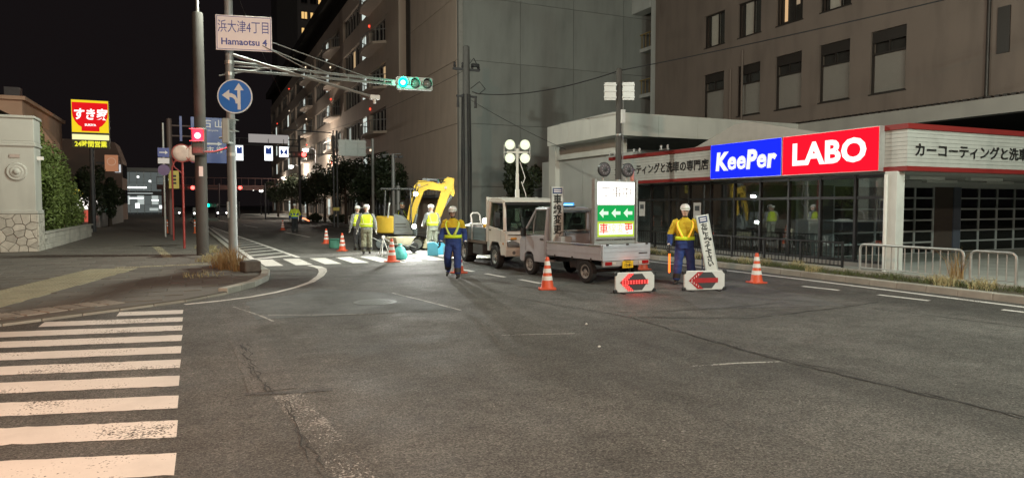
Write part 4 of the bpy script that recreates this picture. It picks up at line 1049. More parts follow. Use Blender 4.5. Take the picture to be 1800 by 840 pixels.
def person(label, loc, rz, pose, cloth, helmet=HELM, vest='straps', strap=REFL, glove=GLV, sc=1.0, face=True, hood=False, hold=None):
    t = thing('person', label, 'person', loc, rz); t.scale = (sc,sc,sc)
    lean = pose.get('lean', (0,0)); LJ = Vector((lean[0],lean[1],0))
    src = MB(); tags = []
    def part(mb, tg):
        n0 = len(src.v); src.add(mb.v, mb.f); tags.extend([tg]*(len(src.v)-n0))
    hipz = pose.get('hip', 0)
    # torso
    tm = MB(); vs = [.80,.86,.92,.98,1.04,1.10,1.16,1.22,1.28,1.33,1.37,1.40,1.43,1.48]; N = 20; V = []
    for v in vs: V += [tors(v, 2*math.pi*k/N, lean) for k in range(N)]
    Fs = [(i*N+k,i*N+(k+1)%N,(i+1)*N+(k+1)%N,(i+1)*N+k) for i in range(len(vs)-1) for k in range(N)]
    Fs += [tuple(range(N-1,-1,-1)), tuple((len(vs)-1)*N+k for k in range(N))]
    tm.add(V, Fs)
    n0 = len(src.v); src.add(tm.v, tm.f)
    for v in tm.v: tags.append('upper' if v[2] > pose.get('split',1.2) else ('lower' if v[2] > .90 else 'trousers'))
    hp = Vector(pose.get('head', (0,.01,1.62))) + LJ*.66
    nk = tors(1.46,0,lean)*.5+tors(1.46,math.pi,lean)*.5
    part(MB().ring([nk-Vector((0,0,.05)), hp-Vector((0,.0,.06))], [.058,.055], 12), 'neck')
    # head: skull, jaw, nose, ears
    hd_ = MB(); NN = 16; V = []
    hv = [(-.118,.030,.035,.035),(-.10,.045,.058,.025),(-.07,.058,.078,.012),(-.03,.068,.090,.004),(.01,.074,.096,0),(.05,.074,.097,-.004),(.085,.062,.082,-.006),(.11,.036,.05,-.006),(.12,.01,.015,-.006)]
    for z,rx,ry,cy in hv: V += [hp+Vector((rx*math.sin(2*math.pi*k/NN), cy+ry*math.cos(2*math.pi*k/NN), z)) for k in range(NN)]
    hd_.add(V, [(i*NN+k,i*NN+(k+1)%NN,(i+1)*NN+(k+1)%NN,(i+1)*NN+k) for i in range(len(hv)-1) for k in range(NN)]+[tuple(range(NN-1,-1,-1)),tuple((len(hv)-1)*NN+k for k in range(NN))])
    part(hd_, 'head')
    part(MB().ring([hp+Vector((0,.088,.02)),hp+Vector((0,.112,-.025)),hp+Vector((0,.095,-.035))],[.012,.016,.014],8), 'head')
    for s in (-1,1): part(MB().ring([hp+Vector((s*.074,-.005,.02)),hp+Vector((s*.08,-.012,-.03))],[.018,.012],8), 'head')
    # limbs
    for s, k in ((-1,'l'),(1,'r')):
        sh = Vector((s*.20,-.01,1.375)) + LJ*.46
        el, wr = [Vector(p) for p in pose['arm_'+k]]
        part(MB().ring([sh+Vector((-s*.06,0,.02)), sh, sh.lerp(el,.3), el, el.lerp(wr,.4), wr], [.082,.088,.080,.068,.064,.050], 12), 'sleeve')
        hi = Vector((s*.09,0,.90+hipz)); kn, an = [Vector(p) for p in pose['leg_'+k]]; fdir = Vector(pose.get('foot_'+k,(0,1,0)))
        part(MB().ring([hi+Vector((0,0,.04)), hi-Vector((0,0,.06)), hi.lerp(kn,.5), kn, kn.lerp(an,.35), an+Vector((0,0,.02))], [.108,.115,.108,.094,.094,.084], 12), 'trousers')
        part(MB().ring([an+Vector((0,0,.06)), an-Vector((0,0,.01))], [.052,.05], 10), 'boot')
        a2 = an-Vector((0,0,.045)); part(MB().ring([a2-fdir*.07, a2-fdir*.02, a2+fdir*.10-Vector((0,0,.012)), a2+fdir*.19-Vector((0,0,.02))], [.036,.046,.043,.028], 10, sq=(1,.8)), 'boot')
    me0 = src.mesh('body_src', [SKIN]); ob = bpy.data.objects.new('tmp', me0); C.objects.link(ob)
    rm = ob.modifiers.new('r','REMESH'); rm.mode = 'VOXEL'; rm.voxel_size = .015; sm_ = ob.modifiers.new('s','SMOOTH'); sm_.factor = .5; sm_.iterations = 3
    dg = bpy.context.evaluated_depsgraph_get(); me = bpy.data.meshes.new_from_object(ob.evaluated_get(dg)); bpy.data.objects.remove(ob)
    kd = kdtree.KDTree(len(src.v))
    for i, v in enumerate(src.v): kd.insert(v, i)
    kd.balance()
    names = ['upper','lower','trousers','sleeve','head','neck','boot','cuff']
    me.materials.clear()
    mats = dict(cloth); mats.setdefault('boot', BOOT); mats.setdefault('head', SKIN); mats.setdefault('neck', DARKC); mats.setdefault('sleeve', mats['upper']); mats.setdefault('cuff', mats['sleeve'])
    for nme in names: me.materials.append(mats[nme])
    el_z = {k: Vector(pose['arm_'+k][0]) for k in 'lr'}; wr_z = {k: Vector(pose['arm_'+k][1]) for k in 'lr'}
    from mathutils import noise
    nrm_ = [v.normal.copy() for v in me.vertices]
    for v, nv in zip(me.vertices, nrm_):
        tg = tags[kd.find(v.co)[1]]
        if tg in ('upper','lower','sleeve','trousers'):
            q = v.co*9+Vector((loc[0]*3,loc[1],0)); f = noise.noise(Vector((q.x,q.y,q.z*1.6)))*.012+noise.noise(q*2.3)*.006
            v.co += nv*f
    for p in me.polygons:
        c = p.center; tg = tags[kd.find(c)[1]]
        if tg == 'sleeve':
            k = 'l' if c.x < 0 else 'r'; dE = (c-wr_z[k]).length
            if dE < pose.get('cuff', .22): tg = 'cuff'
        if tg == 'head' and hood and (c.y-hp.y < .012 or c.z < hp.z-.095): tg = 'neck'
        p.material_index = names.index(tg); p.use_smooth = True
    body = inst('body', me, t)
    # hands in gloves: palm, four fingers, thumb
    for s, k in ((-1,'l'),(1,'r')):
        el, wr = [Vector(p) for p in pose['arm_'+k]]; d = (wr-el).normalized(); g_ = pose.get('grip_'+k, False)
        side = Vector((0,1,0)); side = (side-d*side.dot(d)).normalized() if abs(d.y) < .95 else Vector((1,0,0)); inn = d.cross(side)*(1 if s>0 else -1)
        if pose.get('palm_'+k): inn = -inn
        hm = MB(); hm.ring([wr-d*.03, wr+d*.03, wr+d*.09], [.033,.042,.040], 10, sq=(.6,1.0))
        for q in range(4):
            b_ = wr+d*.085+side*(.031-.021*q); ln = (.072,.08,.075,.058)[q]
            if g_: pts_ = [b_, b_+d*ln*.45+inn*.012, b_+d*ln*.5+inn*.045, b_+d*ln*.15+inn*.055]
            else: pts_ = [b_, b_+d*ln*.5+inn*.005, b_+d*ln*.85+inn*.02, b_+d*ln+inn*.034]
            hm.ring(pts_, [.0105,.010,.009,.007], 6)
        tb_ = wr+d*.03+side*.035
        hm.ring([tb_, tb_+side*.025+d*.03+inn*.01, tb_+side*.028+d*.062+inn*(.04 if g_ else .018)], [.013,.012,.008], 6)
        hm.build('glove', glove, t, smooth=True)
        MB().ring([wr-d*.045, wr-d*.012], [.05,.05], 12).build('cuff_band', SILV, t)
    # face details
    if face:
        for s in (-1,1):
            MB().lathe([(.001,-.012),(.009,-.006),(.012,0),(.009,.006),(.001,.011)],8,axis='y',c=hp+Vector((s*.031,.084,.012))).build('eye', M('eye', (.02,.015,.012), .2), t, smooth=True)
        MB().ring([hp+Vector((-.022,.082,-.06)),hp+Vector((0,.090,-.062)),hp+Vector((.022,.082,-.06))],[.004,.007,.004],6).build('mouth', M('lips', (.30,.12,.10), .5), t, smooth=True)
    # helmet
    if helmet:
        hc = hp+Vector((0,-.012,.045)); hl = MB(); prof = [(.118,-.002),(.121,.0),(.117,.03),(.108,.065),(.088,.098),(.055,.118),(.02,.125),(.001,.126)]
        V = []; N = 20
        for r_,z in prof: V += [hc+Vector((r_*.92*math.sin(2*math.pi*k/N), r_*1.12*math.cos(2*math.pi*k/N), z)) for k in range(N)]
        hl.add(V, [(i*N+k,i*N+(k+1)%N,(i+1)*N+(k+1)%N,(i+1)*N+k) for i in range(len(prof)-1) for k in range(N)]).build('helmet', helmet, t, smooth=True)
        br = MB(); V = []
        for k in range(9):
            a = R(-62+124*k/8); w_ = .055*math.cos(a*1.3)
            V += [hc+Vector((.108*math.sin(a),.131*math.cos(a),.004)), hc+Vector((.108*math.sin(a)*1.04,.131*math.cos(a)+max(.004,w_),-.016))]
        o = br.add(V, [(2*i,2*i+1,2*i+3,2*i+2) for i in range(8)]).build('helmet_brim', helmet, t, smooth=True); o.modifiers.new('t','SOLIDIFY').thickness = .006
        MB().ring([hc+Vector((-.1,.01,0)),hp+Vector((-.07,.02,-.07)),hp+Vector((0,.055,-.125)),hp+Vector((.07,.02,-.07)),hc+Vector((.1,.01,0))],.006,5).build('chin_strap', DARKC, t)
        MB().ring([hc+Vector((.118*.93*math.sin(2*math.pi*k/24),.118*1.13*math.cos(2*math.pi*k/24),.022)) for k in range(25)],.006,5,caps=False).build('helmet_band', M('helmet_green', (.1,.25,.14), .5), t)
    # vest
    def ribbon(path, w, mat, off, name):
        V = []
        for v, a in path:
            for e in (-1,1):
                V.append(tors(v, a+e*w/.34, lean, off) if w else None)
        m_ = MB().add(V, [(2*i,2*i+1,2*i+3,2*i+2) for i in range(len(path)-1)])
        o = m_.build(name, mat, t, smooth=True); o.modifiers.new('t','SOLIDIFY').thickness = .006; return o
    def belt(z0, z1, mat, off, name):
        N = 28; V = [tors(z, 2*math.pi*k/N, lean, off) for z in (z0,z1) for k in range(N)]
        o = MB().add(V, [(k,(k+1)%N,N+(k+1)%N,N+k) for k in range(N)]).build(name, mat, t, smooth=True); o.modifiers.new('t','SOLIDIFY').thickness = .006; return o
    def lerp_path(a, b, n=8): return [(a[0]+(b[0]-a[0])*i/n, a[1]+(b[1]-a[1])*i/n) for i in range(n+1)]
    if vest == 'full':
        N = 28; zs = [.98,1.06,1.14,1.22,1.28,1.33,1.37,1.40,1.425]; V = [tors(z, 2*math.pi*k/N, lean, .022) for z in zs for k in range(N)]
        Fs = []
        for i in range(len(zs)-1):
            for k in range(N):
                a = abs(((k+.5)/N*360+90) % 180 - 90)  # angle from front/back
                if zs[i] > 1.2 and a > 66: continue
                Fs.append((i*N+k,i*N+(k+1)%N,(i+1)*N+(k+1)%N,(i+1)*N+k))
        o = MB().add(V, Fs).build('vest', LIME, t, smooth=True); o.modifiers.new('t','SOLIDIFY').thickness = .006
        belt(1.06,1.11,strap,.032,'reflective_band')
        for f0 in (0,math.pi):
            for s in (-1,1): ribbon(lerp_path((1.10,f0+s*.45),(1.41,f0+s*.75)),.03,strap,.032,'reflective_strap')
    elif vest == 'straps':
        belt(.99,1.07,LIME,.022,'reflective_band')
        for s in (-1,1):
            ribbon(lerp_path((1.06,s*.22),(1.42,s*.98)),.055,LIME,.022,'vest_strap'); ribbon(lerp_path((1.06,s*.22),(1.42,s*.98)),.024,strap,.030,'reflective_strap')
            ribbon(lerp_path((1.06,math.pi+s*.22),(1.42,math.pi+s*.98)),.055,LIME,.022,'vest_strap')
    return t
stand = dict(arm_l=((-.29,.0,1.10),(-.30,.07,.86)), arm_r=((.29,0,1.10),(.30,.07,.86)), leg_l=((-.10,.02,.50),(-.11,-.02,.09)), leg_r=((.10,.02,.50),(.11,-.02,.09)))
def face_dir(dx, dy): return math.atan2(-dx, dy)
# traffic guard with a lit baton, leaning on the tall board
guard = person('traffic guard in yellow and navy with lit orange baton beside the tall lettered board', (10.06,12.55,0), face_dir(-.55,-.83),
    dict(arm_l=((-.33,.05,1.16),(-.44,.25,1.05)), arm_r=((.31,-.02,1.11),(.33,.05,.86)), grip_l=True, grip_r=True, leg_l=((-.13,.03,.50),(-.17,-.01,.09)), leg_r=((.13,.02,.50),(.17,-.02,.09)), split=1.10, cuff=.26, foot_l=(-.35,.93,0), foot_r=(.35,.93,0)),
    dict(upper=YEL, lower=NAVY, trousers=NAVY, cuff=NAVY, head=SKIN), strap=REFO, hood=True, sc=1.03)
bt = thing('light_baton', 'glowing orange light baton hanging from the guard\'s gloved hand', 'baton', (0,0,0))
wr = Vector((.33,.05,.86)); el = Vector((.31,-.02,1.11)); dd = (wr-el).normalized()
gm = Matrix.Translation(guard.location) @ Matrix.Rotation(guard.rotation_euler.z,4,'Z') @ Matrix.Scale(1.03,4)
q0 = gm @ (wr+dd*.06+Vector((0,.03,0)))
bt.location = q0
MB().cyl((0,0,.1),(0,0,-.12),.019).build('handle', BPLAST, bt); MB().lathe([(.022,-.12),(.024,-.14),(.024,-.54),(.001,-.56)],12).build('glow_tube', BATON, bt)
light('POINT', bt, (-.1,-.12,-.35), 2.2, (1,.2,.08), .04)
# guard walking towards us
person('walking guard in navy with yellow shoulders and lime crossed straps', (5.76,16.2,0), face_dir(-.5,-.86),
    dict(lean=(0,.05), arm_l=((-.28,-.08,1.12),(-.30,-.02,.88)), arm_r=((.28,.04,1.11),(.30,.16,.89)), leg_l=((-.13,.14,.50),(-.15,.20,.09)), leg_r=((.13,.06,.52),(.19,-.28,.17)), foot_r=(0,.9,-.4), split=1.26, cuff=.36),
    dict(upper=YEL, lower=NAVY, trousers=NAVY, cuff=NAVY, head=M('masked_face', (.30,.20,.155), .8)), hood=True, sc=1.0)
# two workers seen from behind
person('worker in lime vest and khaki trousers walking away with bare grey sleeves', (5.55,25.1,0), face_dir(.15,.98),
    dict(arm_l=((-.30,.02,1.11),(-.32,.06,.87)), arm_r=((.30,-.02,1.11),(.32,.0,.87)), leg_l=((-.10,.05,.50),(-.11,-.06,.10)), leg_r=((.10,.06,.50),(.11,.06,.09))),
    dict(upper=GSH, lower=GSH, trousers=KHA, head=SKIN), vest='full', glove=GLVW, sc=1.03, face=False)
person('worker in lime vest with dark trousers standing close behind the khaki one', (5.75,27.6,0), face_dir(-.3,.95), stand,
    dict(upper=GSH, lower=GSH, trousers=DARKC, head=SKIN), vest='full', glove=GLVW, sc=1.0, face=False)
# worker beside the excavator
person('worker in pale vest and grey-green trousers bent towards the excavator', (8.15,25.3,0), face_dir(-.15,.98),
    dict(lean=(0,.12), head=(0,.03,1.60), arm_l=((-.28,.12,1.12),(-.22,.32,1.02)), arm_r=((.30,.03,1.10),(.30,.2,.92)), leg_l=((-.12,.05,.50),(-.15,-.04,.09)), leg_r=((.12,.04,.50),(.15,-.06,.09))),
    dict(upper=GSH, lower=GSH, trousers=M('camo_cloth', (.24,.26,.21), .9, 0, .45, 26, .4, 30), head=SKIN), vest='full', glove=GLVW, sc=1.04, face=False)
# far guard with baton
fg = person('distant guard in lime straps and blue jacket holding a red baton out', (5.55,46.2,0), face_dir(.3,.95),
    dict(arm_l=((-.29,0,1.10),(-.30,.05,.86)), arm_r=((.31,.02,1.12),(.42,.2,.98)), grip_r=True, leg_l=((-.10,.02,.50),(-.12,-.02,.09)), leg_r=((.10,.02,.50),(.12,-.02,.09)), split=1.2),
    dict(upper=M('lime_jacket', (.45,.50,.05), .85), lower=M('blue_cloth', (.04,.12,.34), .85), trousers=DARKC, cuff=NAVY), sc=1.06, face=False)
b2 = thing('light_baton', 'red light baton held out by the distant guard', 'baton', (6.05,46.3,.98)); 
MB().cyl((-.1,0,.06),(0,0,0),.02).build('handle', BPLAST, b2); MB().cyl((0,0,0),(.42,0,-.22),.035,.03).build('glow_tube', E('baton_far', (1,.2,.08), 4), b2)
# ================================================================== VEHICLES AND SITE
CARGL = glass('car_glass', (.45,.52,.48), .06, .01, .01)
def wheel(parent, x, y, r, w, hub=CHROME, dual=False):
    s = -1 if x < 0 else 1
    t = MB(); pr = [(r*.62,-w/2),(r*.93,-w/2),(r,-w*.36),(r,w*.36),(r*.93,w/2),(r*.62,w/2)]
    wh = t.lathe(pr, 26, axis='x', c=(x,y,r), caps=False).build('wheel', BLACK, parent, sharp=35)
    MB().lathe([(r*.63,s*w*.30),(r*.60,s*w*.50),(r*.50,s*w*.44),(r*.46,s*w*.30),(r*.22,s*w*.36),(r*.18,s*w*.52),(.001,s*w*.53)],26,axis='x',c=(x,y,r)).build('rim', hub, wh, sharp=35)
    hl = MB()
    for k in range(8):
        a = 2*math.pi*k/8; hl.lathe([(r*.055,s*w*.30),(r*.055,s*w*.365)],8,axis='x',c=(x,y+r*.345*math.cos(a),r+r*.345*math.sin(a)))
    hl.build('rim_holes', BPLAST, wh)
    for k in range(5):
        a = 2*math.pi*k/5; MB().lathe([(r*.03,s*w*.4),(r*.03,s*w*.55)],6,axis='x',c=(x,y+r*.12*math.cos(a),r+r*.12*math.sin(a))).build('wheel_nut', CHROME, wh)
    return wh
def bar(m, a, b, w, d=None):
    m.ring([a,b], w, 4 if d else 6)
# ---------------- silver kei truck (forward = +Y)
KS = M('kei_silver', (.54,.59,.66), .32, .25, .05, 9, stain=.3)
kt = thing('kei_truck', 'small silver kei truck with an open bed carrying a lit message board', 'truck', (8.68,14.86,0), R(8))
W2 = .7375
def kside(s):
    m = MB(); x0, x1 = s*W2, s*(W2-.04)
    door = [(.52,.36),(.52,1.06),(1.58,1.02),(1.68,.92),(1.70,.38),(1.62,.34),(1.50,.34),(1.46,.52),(1.36,.60),(1.16,.60),(1.06,.52),(1.02,.36)]
    m.prism(door, min(x0,x1), max(x0,x1), 'yz'); return m
cab = MB()
for s in (-1,1): cab.add(kside(s).v, kside(s).f)
cab.box(-W2+.04,W2-.04,.52,.56,.5,1.12)
cab.prism([(1.60,.34),(1.70,.38),(1.68,.92),(1.58,1.04),(1.50,1.04),(1.56,.36)], -W2+.04, W2-.04, 'yz')
cab.box(-W2+.04,W2-.04,.56,1.56,.36,.42)
cab.build('cab_body', KS, kt, bevel=.022, seg=3)
pil = MB()
for s in (-1,1):
    x = s*(W2-.04); xt = s*(W2-.11)
    pil.ring([(x,1.58,1.02),(xt,1.06,1.70)],[.035,.032],6); pil.ring([(x,.55,1.04),(xt,.56,1.70)],[.045,.04],6); pil.ring([(xt,1.06,1.71),(xt,.56,1.71)],.035,6)
    pil.ring([(x,1.10,1.06),(s*(W2-.08),1.12,1.40),(xt,1.06,1.62)],.016,5)
pil.build('pillars', KS, kt)
MB().prism([(.50,1.69),(1.10,1.69),(1.02,1.755),(.85,1.775),(.58,1.765),(.50,1.74)], -W2+.10, W2-.10, 'yz').build('roof', KS, kt, bevel=.03, seg=3)
MB().quad((-W2+.06,1.585,1.05),(W2-.06,1.585,1.05),(W2-.14,1.09,1.69),(-W2+.14,1.09,1.69)).build('windscreen', CARGL, kt)
for s in (-1,1):
    MB().quad((s*(W2-.035),1.52,1.05),(s*(W2-.035),.62,1.07),(s*(W2-.105),.62,1.68),(s*(W2-.105),1.08,1.68)).build('side_window', CARGL, kt)
    MB().box(s*W2-.012,s*W2+.012,.60,.74,.93,.965).build('door_handle', BPLAST, kt)
    MB().box(min(s*W2,s*(W2+.16)),max(s*W2,s*(W2+.16)),1.36,1.42,1.00,1.22).build('wing_mirror', BPLAST, kt, bevel=.02)
    MB().box(s*(W2+.001)-.002,s*(W2+.001)+.002,.56,.565,.40,1.04).box(s*(W2+.001)-.002,s*(W2+.001)+.002,1.42,1.425,.62,1.03).build('door_seam', BPLAST, kt)
    MB().box(s*.5-.14,s*.5+.14,1.69,1.715,.62,.80).build('headlight', M('headlight_lens', (.6,.62,.62), .1), kt, bevel=.02)
rw = MB().box(-.58,.58,.545,.555,1.14,1.62).build('rear_window', CARGL, kt)
MB().box(-W2+.06,W2-.06,.50,.545,1.62,1.70).box(-W2+.06,-.58,.50,.545,1.12,1.62).box(.58,W2-.06,.50,.545,1.12,1.62).build('cab_rear_wall', KS, kt)
for x in (-.36,.36):
    MB().box(x-.22,x+.22,.62,1.05,.55,.70).box(x-.22,x+.22,.60,.72,.70,1.30).box(x-.12,x+.12,.60,.70,1.32,1.50).build('seat', M('seat_grey', (.06,.06,.065), .9), kt, bevel=.04)
MB().ring([(.36+.17*math.cos(2*math.pi*k/16),1.28+.05*math.sin(2*math.pi*k/16),1.05+.16*math.sin(2*math.pi*k/16)) for k in range(17)],.014,5,caps=False).build('steering_wheel', BPLAST, kt)
MB().box(-.68,.68,1.32,1.55,.85,1.03).build('dashboard', BPLAST, kt, bevel=.04)
# bed
MB().box(-W2+.02,W2-.02,-1.68,.46,.60,.645).build('bed_floor', M('bed_floor', (.16,.16,.16), .7), kt)
for s in (-1,1):
    a, b = (s*W2, s*(W2-.035)); sd_ = MB().box(min(a,b),max(a,b),-1.66,.46,.56,.92).build('bed_side', KS, kt, bevel=.008)
    MB().box(min(a,a+s*.012),max(a,a+s*.012),-1.64,.44,.875,.905).build('side_rail', CHROME, sd_); MB().box(min(a,a+s*.008),max(a,a+s*.008),-1.64,.44,.70,.715).build('side_rib', KS, sd_)
    for y in (-1.3,-.6,.1): MB().box(min(a,a+s*.015),max(a,a+s*.015),y-.02,y+.02,.53,.60).build('tie_hook', DSTEEL, sd_)
tg = MB().box(-W2+.01,W2-.01,-1.705,-1.67,.55,.92).build('tailgate', KS, kt, bevel=.01)
for z in (.63,.76,.86): MB().box(-W2+.05,W2-.05,-1.715,-1.706,z-.012,z+.012).build('tailgate_rib', KS, tg)
for x in (-.6,0,.6): MB().box(x-.03,x+.03,-1.73,-1.70,.90,.94).build('latch', DSTEEL, tg)
MB().box(.36,.62,-1.718,-1.707,.69,.715).build('tailgate_badge', DSTEEL, tg)
rb = MB().box(-W2+.03,W2-.03,-1.70,-1.64,.42,.54).build('rear_panel', M('rear_panel', (.35,.33,.33), .5), kt, bevel=.01)
TAIL = M('tail_lamp', (.30,.01,.012), .25)
for s in (-1,1):
    MB().box(s*.56-.10,s*.56+.10,-1.72,-1.701,.45,.53).build('tail_lamp', TAIL, kt, bevel=.01)
    MB().box(s*.40-.05,s*.40+.05,-1.718,-1.701,.46,.52).build('reverse_lamp', M('lamp_clear', (.5,.45,.4), .3), kt)
pt = MB().box(-.165,.165,-1.735,-1.722,.37,.535).build('number_plate', M('plate_yellow', (.75,.47,.02), .5), kt, bevel=.005)
MB().box(-.08,.08,-1.7375,-1.7355,.502,.518).build('plate_print', TXT, pt); text('12-81', .10, TXT, pt, (0,-1.737,.435), FACE_S, ext=.0005, bold=.003)
MB().box(-.1,.1,-1.72,-1.70,.54,.56).build('plate_lamp', BPLAST, kt)
ch = MB()
for x in (-.32,.32): ch.box(x-.04,x+.04,-1.62,1.5,.40,.50)
for y in (-1.4,-.4,.4): ch.box(-.32,.32,y-.03,y+.03,.42,.48)
ch.box(-.5,-.34,-.75,-.2,.3,.52).build('chassis', DSTEEL, kt)
MB().box(-.70,-.68,-1.15,-.7,.28,.55).box(.68,.70,-1.15,-.7,.28,.55).build('mudguard', BPLAST, kt)
for x in (-.64,.64):
    wheel(kt, x, -1.05, .27, .15, STEEL); wheel(kt, x, 1.26, .27, .15, STEEL)
MB().cyl((-.6,-1.05,.27),(.6,-1.05,.27),.04).build('axle', DSTEEL, kt)
# frame behind the cab
fr = MB()
for x in (-.66,.66): fr.box(x-.02,x+.02,.40,.44,.65,1.72)
fr.box(-.64,.64,.40,.44,1.68,1.72).box(-.64,.64,.40,.44,1.15,1.18); fr.build('headboard_frame', STEEL, kt)
# blue beacon bar on the cab
bb = thing('beacon_bar', 'lit blue beacon bar on the roof of the kei truck', 'beacon', tuple(kt.matrix_basis @ Vector((-.05,.62,1.775))), R(8))
MB().box(-.26,.26,-.07,.07,.02,.10).build('lens', M('beacon_blue', (.03,.2,.55), .2, emit=.8, ecol=(.1,.45,1)), bb, bevel=.02); MB().box(-.29,.29,-.08,.08,-.005,.02).build('base', BPLAST, bb)
MB().box(-.2,.2,-.074,-.071,.035,.06).build('glow_strip', E('beacon_glow', (.3,.8,1), 3), bb)
# message board standing in the bed, facing backwards
mbd = thing('message_board', 'tall lit message board with green arrow panel standing in the kei truck bed', 'sign', tuple(kt.matrix_basis @ Vector((.13,-1.16,.645))), R(3))
MB().box(-.56,.56,0,.12,.36,1.74).build('cabinet', STEEL, mbd, bevel=.01)
for x in (-.60,.60): MB().box(x-.025,x+.025,-.02,.10,.0,1.78).build('upright', STEEL, mbd)
MB().box(-.62,.62,.02,.5,.02,.10).box(-.62,.62,.02,.10,.25,.33).build('base_frame', STEEL, mbd)
MB().box(-.53,.53,-.008,-.001,1.18,1.71).build('lit_panel', E('board_white', (1,1,.96), 2.2), mbd)
MB().box(-.53,.53,-.008,-.001,.80,1.16).build('arrow_panel', E('board_green', (.01,.42,.09), 1.0), mbd)
MB().box(-.53,.53,-.008,-.001,.42,.78).build('lower_panel', E('board_lime', (.55,.75,.06), 1.0), mbd); MB().box(-.49,.49,-.012,-.009,.47,.73).build('lower_field', E('board_pale', (1,1,.8), 1.5), mbd)
for x in (-.35,0,.35): MB().prism([(x-.14,.98),(x-.02,1.09),(x-.02,1.02),(x+.12,1.02),(x+.12,.94),(x-.02,.94),(x-.02,.87)],-.014,-.009,'xz').build('arrow', E('board_arrow', (.75,1,.75), 1.1), mbd)
text('工事中', .30, E('board_faint', (.42,.34,.26), .8), mbd, (0,-.0125,1.45), FACE_S, ext=.001, bold=.0, name='faint_lettering')
RT = E('board_red', (1,.05,.03), 1.0)
text('車', .26, RT, mbd, (-.36,-.0135,.60), FACE_S, ext=.0005, bold=.004); text('更', .26, RT, mbd, (.36,-.0135,.60), FACE_S, ext=.0005, bold=.004)
text('線変', .24, E('board_faint2', (.8,.75,.5), .9), mbd, (0,-.0135,.60), FACE_S, ext=.0005, name='faint_lettering')
light('AREA', mbd, (0,-.05,1.2), 16, (1,.95,.85), .8, target=(0,-3,.8), name='board_light')
for x in (-.34,.34):
    w_ = MB().lathe([(.15,-.02),(.17,.0),(.17,.05),(.001,.09)],20,axis='y',c=(x,.04,2.0)).build('beacon_lamp', BPLAST, mbd)
    MB().lathe([(.15,0),(.12,.02),(.001,.03)],20,axis='y',c=(x,-.012,2.0)).build('lens', M('beacon_dead', (.10,.09,.10), .25, 0, .5, 60), w_)
    for q in range(9):
        a = q*.7; MB().lathe([(.02,0),(.001,.012)],6,axis='y',c=(x+.09*math.cos(a),-.03,2.0+.09*math.sin(a))).build('led', M('led_grey', (.3,.3,.32), .2), w_)
    MB().cyl((x,.06,1.74),(x,.06,1.86),.025).build('stem', STEEL, mbd)
MB().lathe([(.045,1.74),(.05,1.78),(.05,2.02),(.001,2.05)],10,c=(.50,.05,0)).build('warning_lamp', M('pink_lamp', (.5,.2,.16), .3), mbd)
MB().cyl((.58,.05,1.0),(.78,.35,.22),.012,n=6).build('stay_wire', STEEL, mbd)
# odds and ends in the bed
for (lx,ly,d_,c_,nm,lab) in ((-.28,-1.35,(.16,.14,.12),(.32,.10,.05),'toolbox','small rusty red toolbox lying behind the message board'),(.12,-1.42,(.4,.18,.10),(.1,.1,.1),'cable_bag','dark cable bag lying under the message board'),(-.50,.1,(.3,.4,.5),(.35,.36,.36),'generator','grey generator box standing behind the cab of the kei truck')):
    p = kt.matrix_basis @ Vector((lx,ly,.645)); t = thing(nm, lab, nm.replace('_',' '), tuple(p), R(8+random.uniform(-15,15)))
    MB().box(-d_[0]/2,d_[0]/2,-d_[1]/2,d_[1]/2,0,d_[2]*.8).build('case', M(nm+'_case', c_, .6), t, bevel=.015); MB().ring([(-d_[0]*.3,0,d_[2]*.8),(-d_[0]*.2,0,d_[2]),(d_[0]*.2,0,d_[2]),(d_[0]*.3,0,d_[2]*.8)],.01,6).build('handle', BPLAST, t)
# tall upright lane-change board beside the cab
def tall_board(label, loc, rot, w, h, chars, size, low):
    t = thing('upright_board', label, 'sign', loc, 0); t.rotation_euler = rot
    MB().box(-w/2,w/2,0,.03,.02,h).build('panel', M('board_panel_white', (.58,.60,.58), .4), t, bevel=.006)
    for s in (-1,1): MB().box(s*w/2-.012,s*w/2+.012,-.006,.036,0,h+.01).build('frame', STEEL, t)
    hd2 = MB().box(-w/2+.03,w/2-.03,-.006,-.001,h-.17,h-.03).build('header', M('board_header', (.03,.05,.14), .5), t)
    for z in (.12,.075): MB().box(-w/2+.06,w/2-.06,-.009,-.007,h-z-.012,h-z+.012).build('header_print', SWH, hd2)
    z = h-.17-size*.62; st_ = (h-.2-low)/len(chars)
    for i,c in enumerate(chars): text(c, size, TXT, t, (0,-.004,h-.2-st_*(i+.5)), FACE_S, ext=.001, bold=.006)
    return t
tall_board('tall white board with four black characters standing beside the kei truck cab', tuple(kt.matrix_basis @ Vector((-.55,.26,.645))), (0,0,R(4)), .34, 1.62, '車線変更', .25, .42)
lean_b = tall_board('tall leaning white board with a column of black characters beside the traffic guard', (10.34,11.84,.0), (R(-6),R(-9),R(-18)), .26, 1.62, '左によって下さい', .145, .46)
# board leg frame
for s in (-1,1): MB().ring([(s*.1,.03,1.0),(s*.16,.34,.02)],.012,6).build('prop_leg', M('prop_blue', (.08,.16,.35), .5), lean_b)

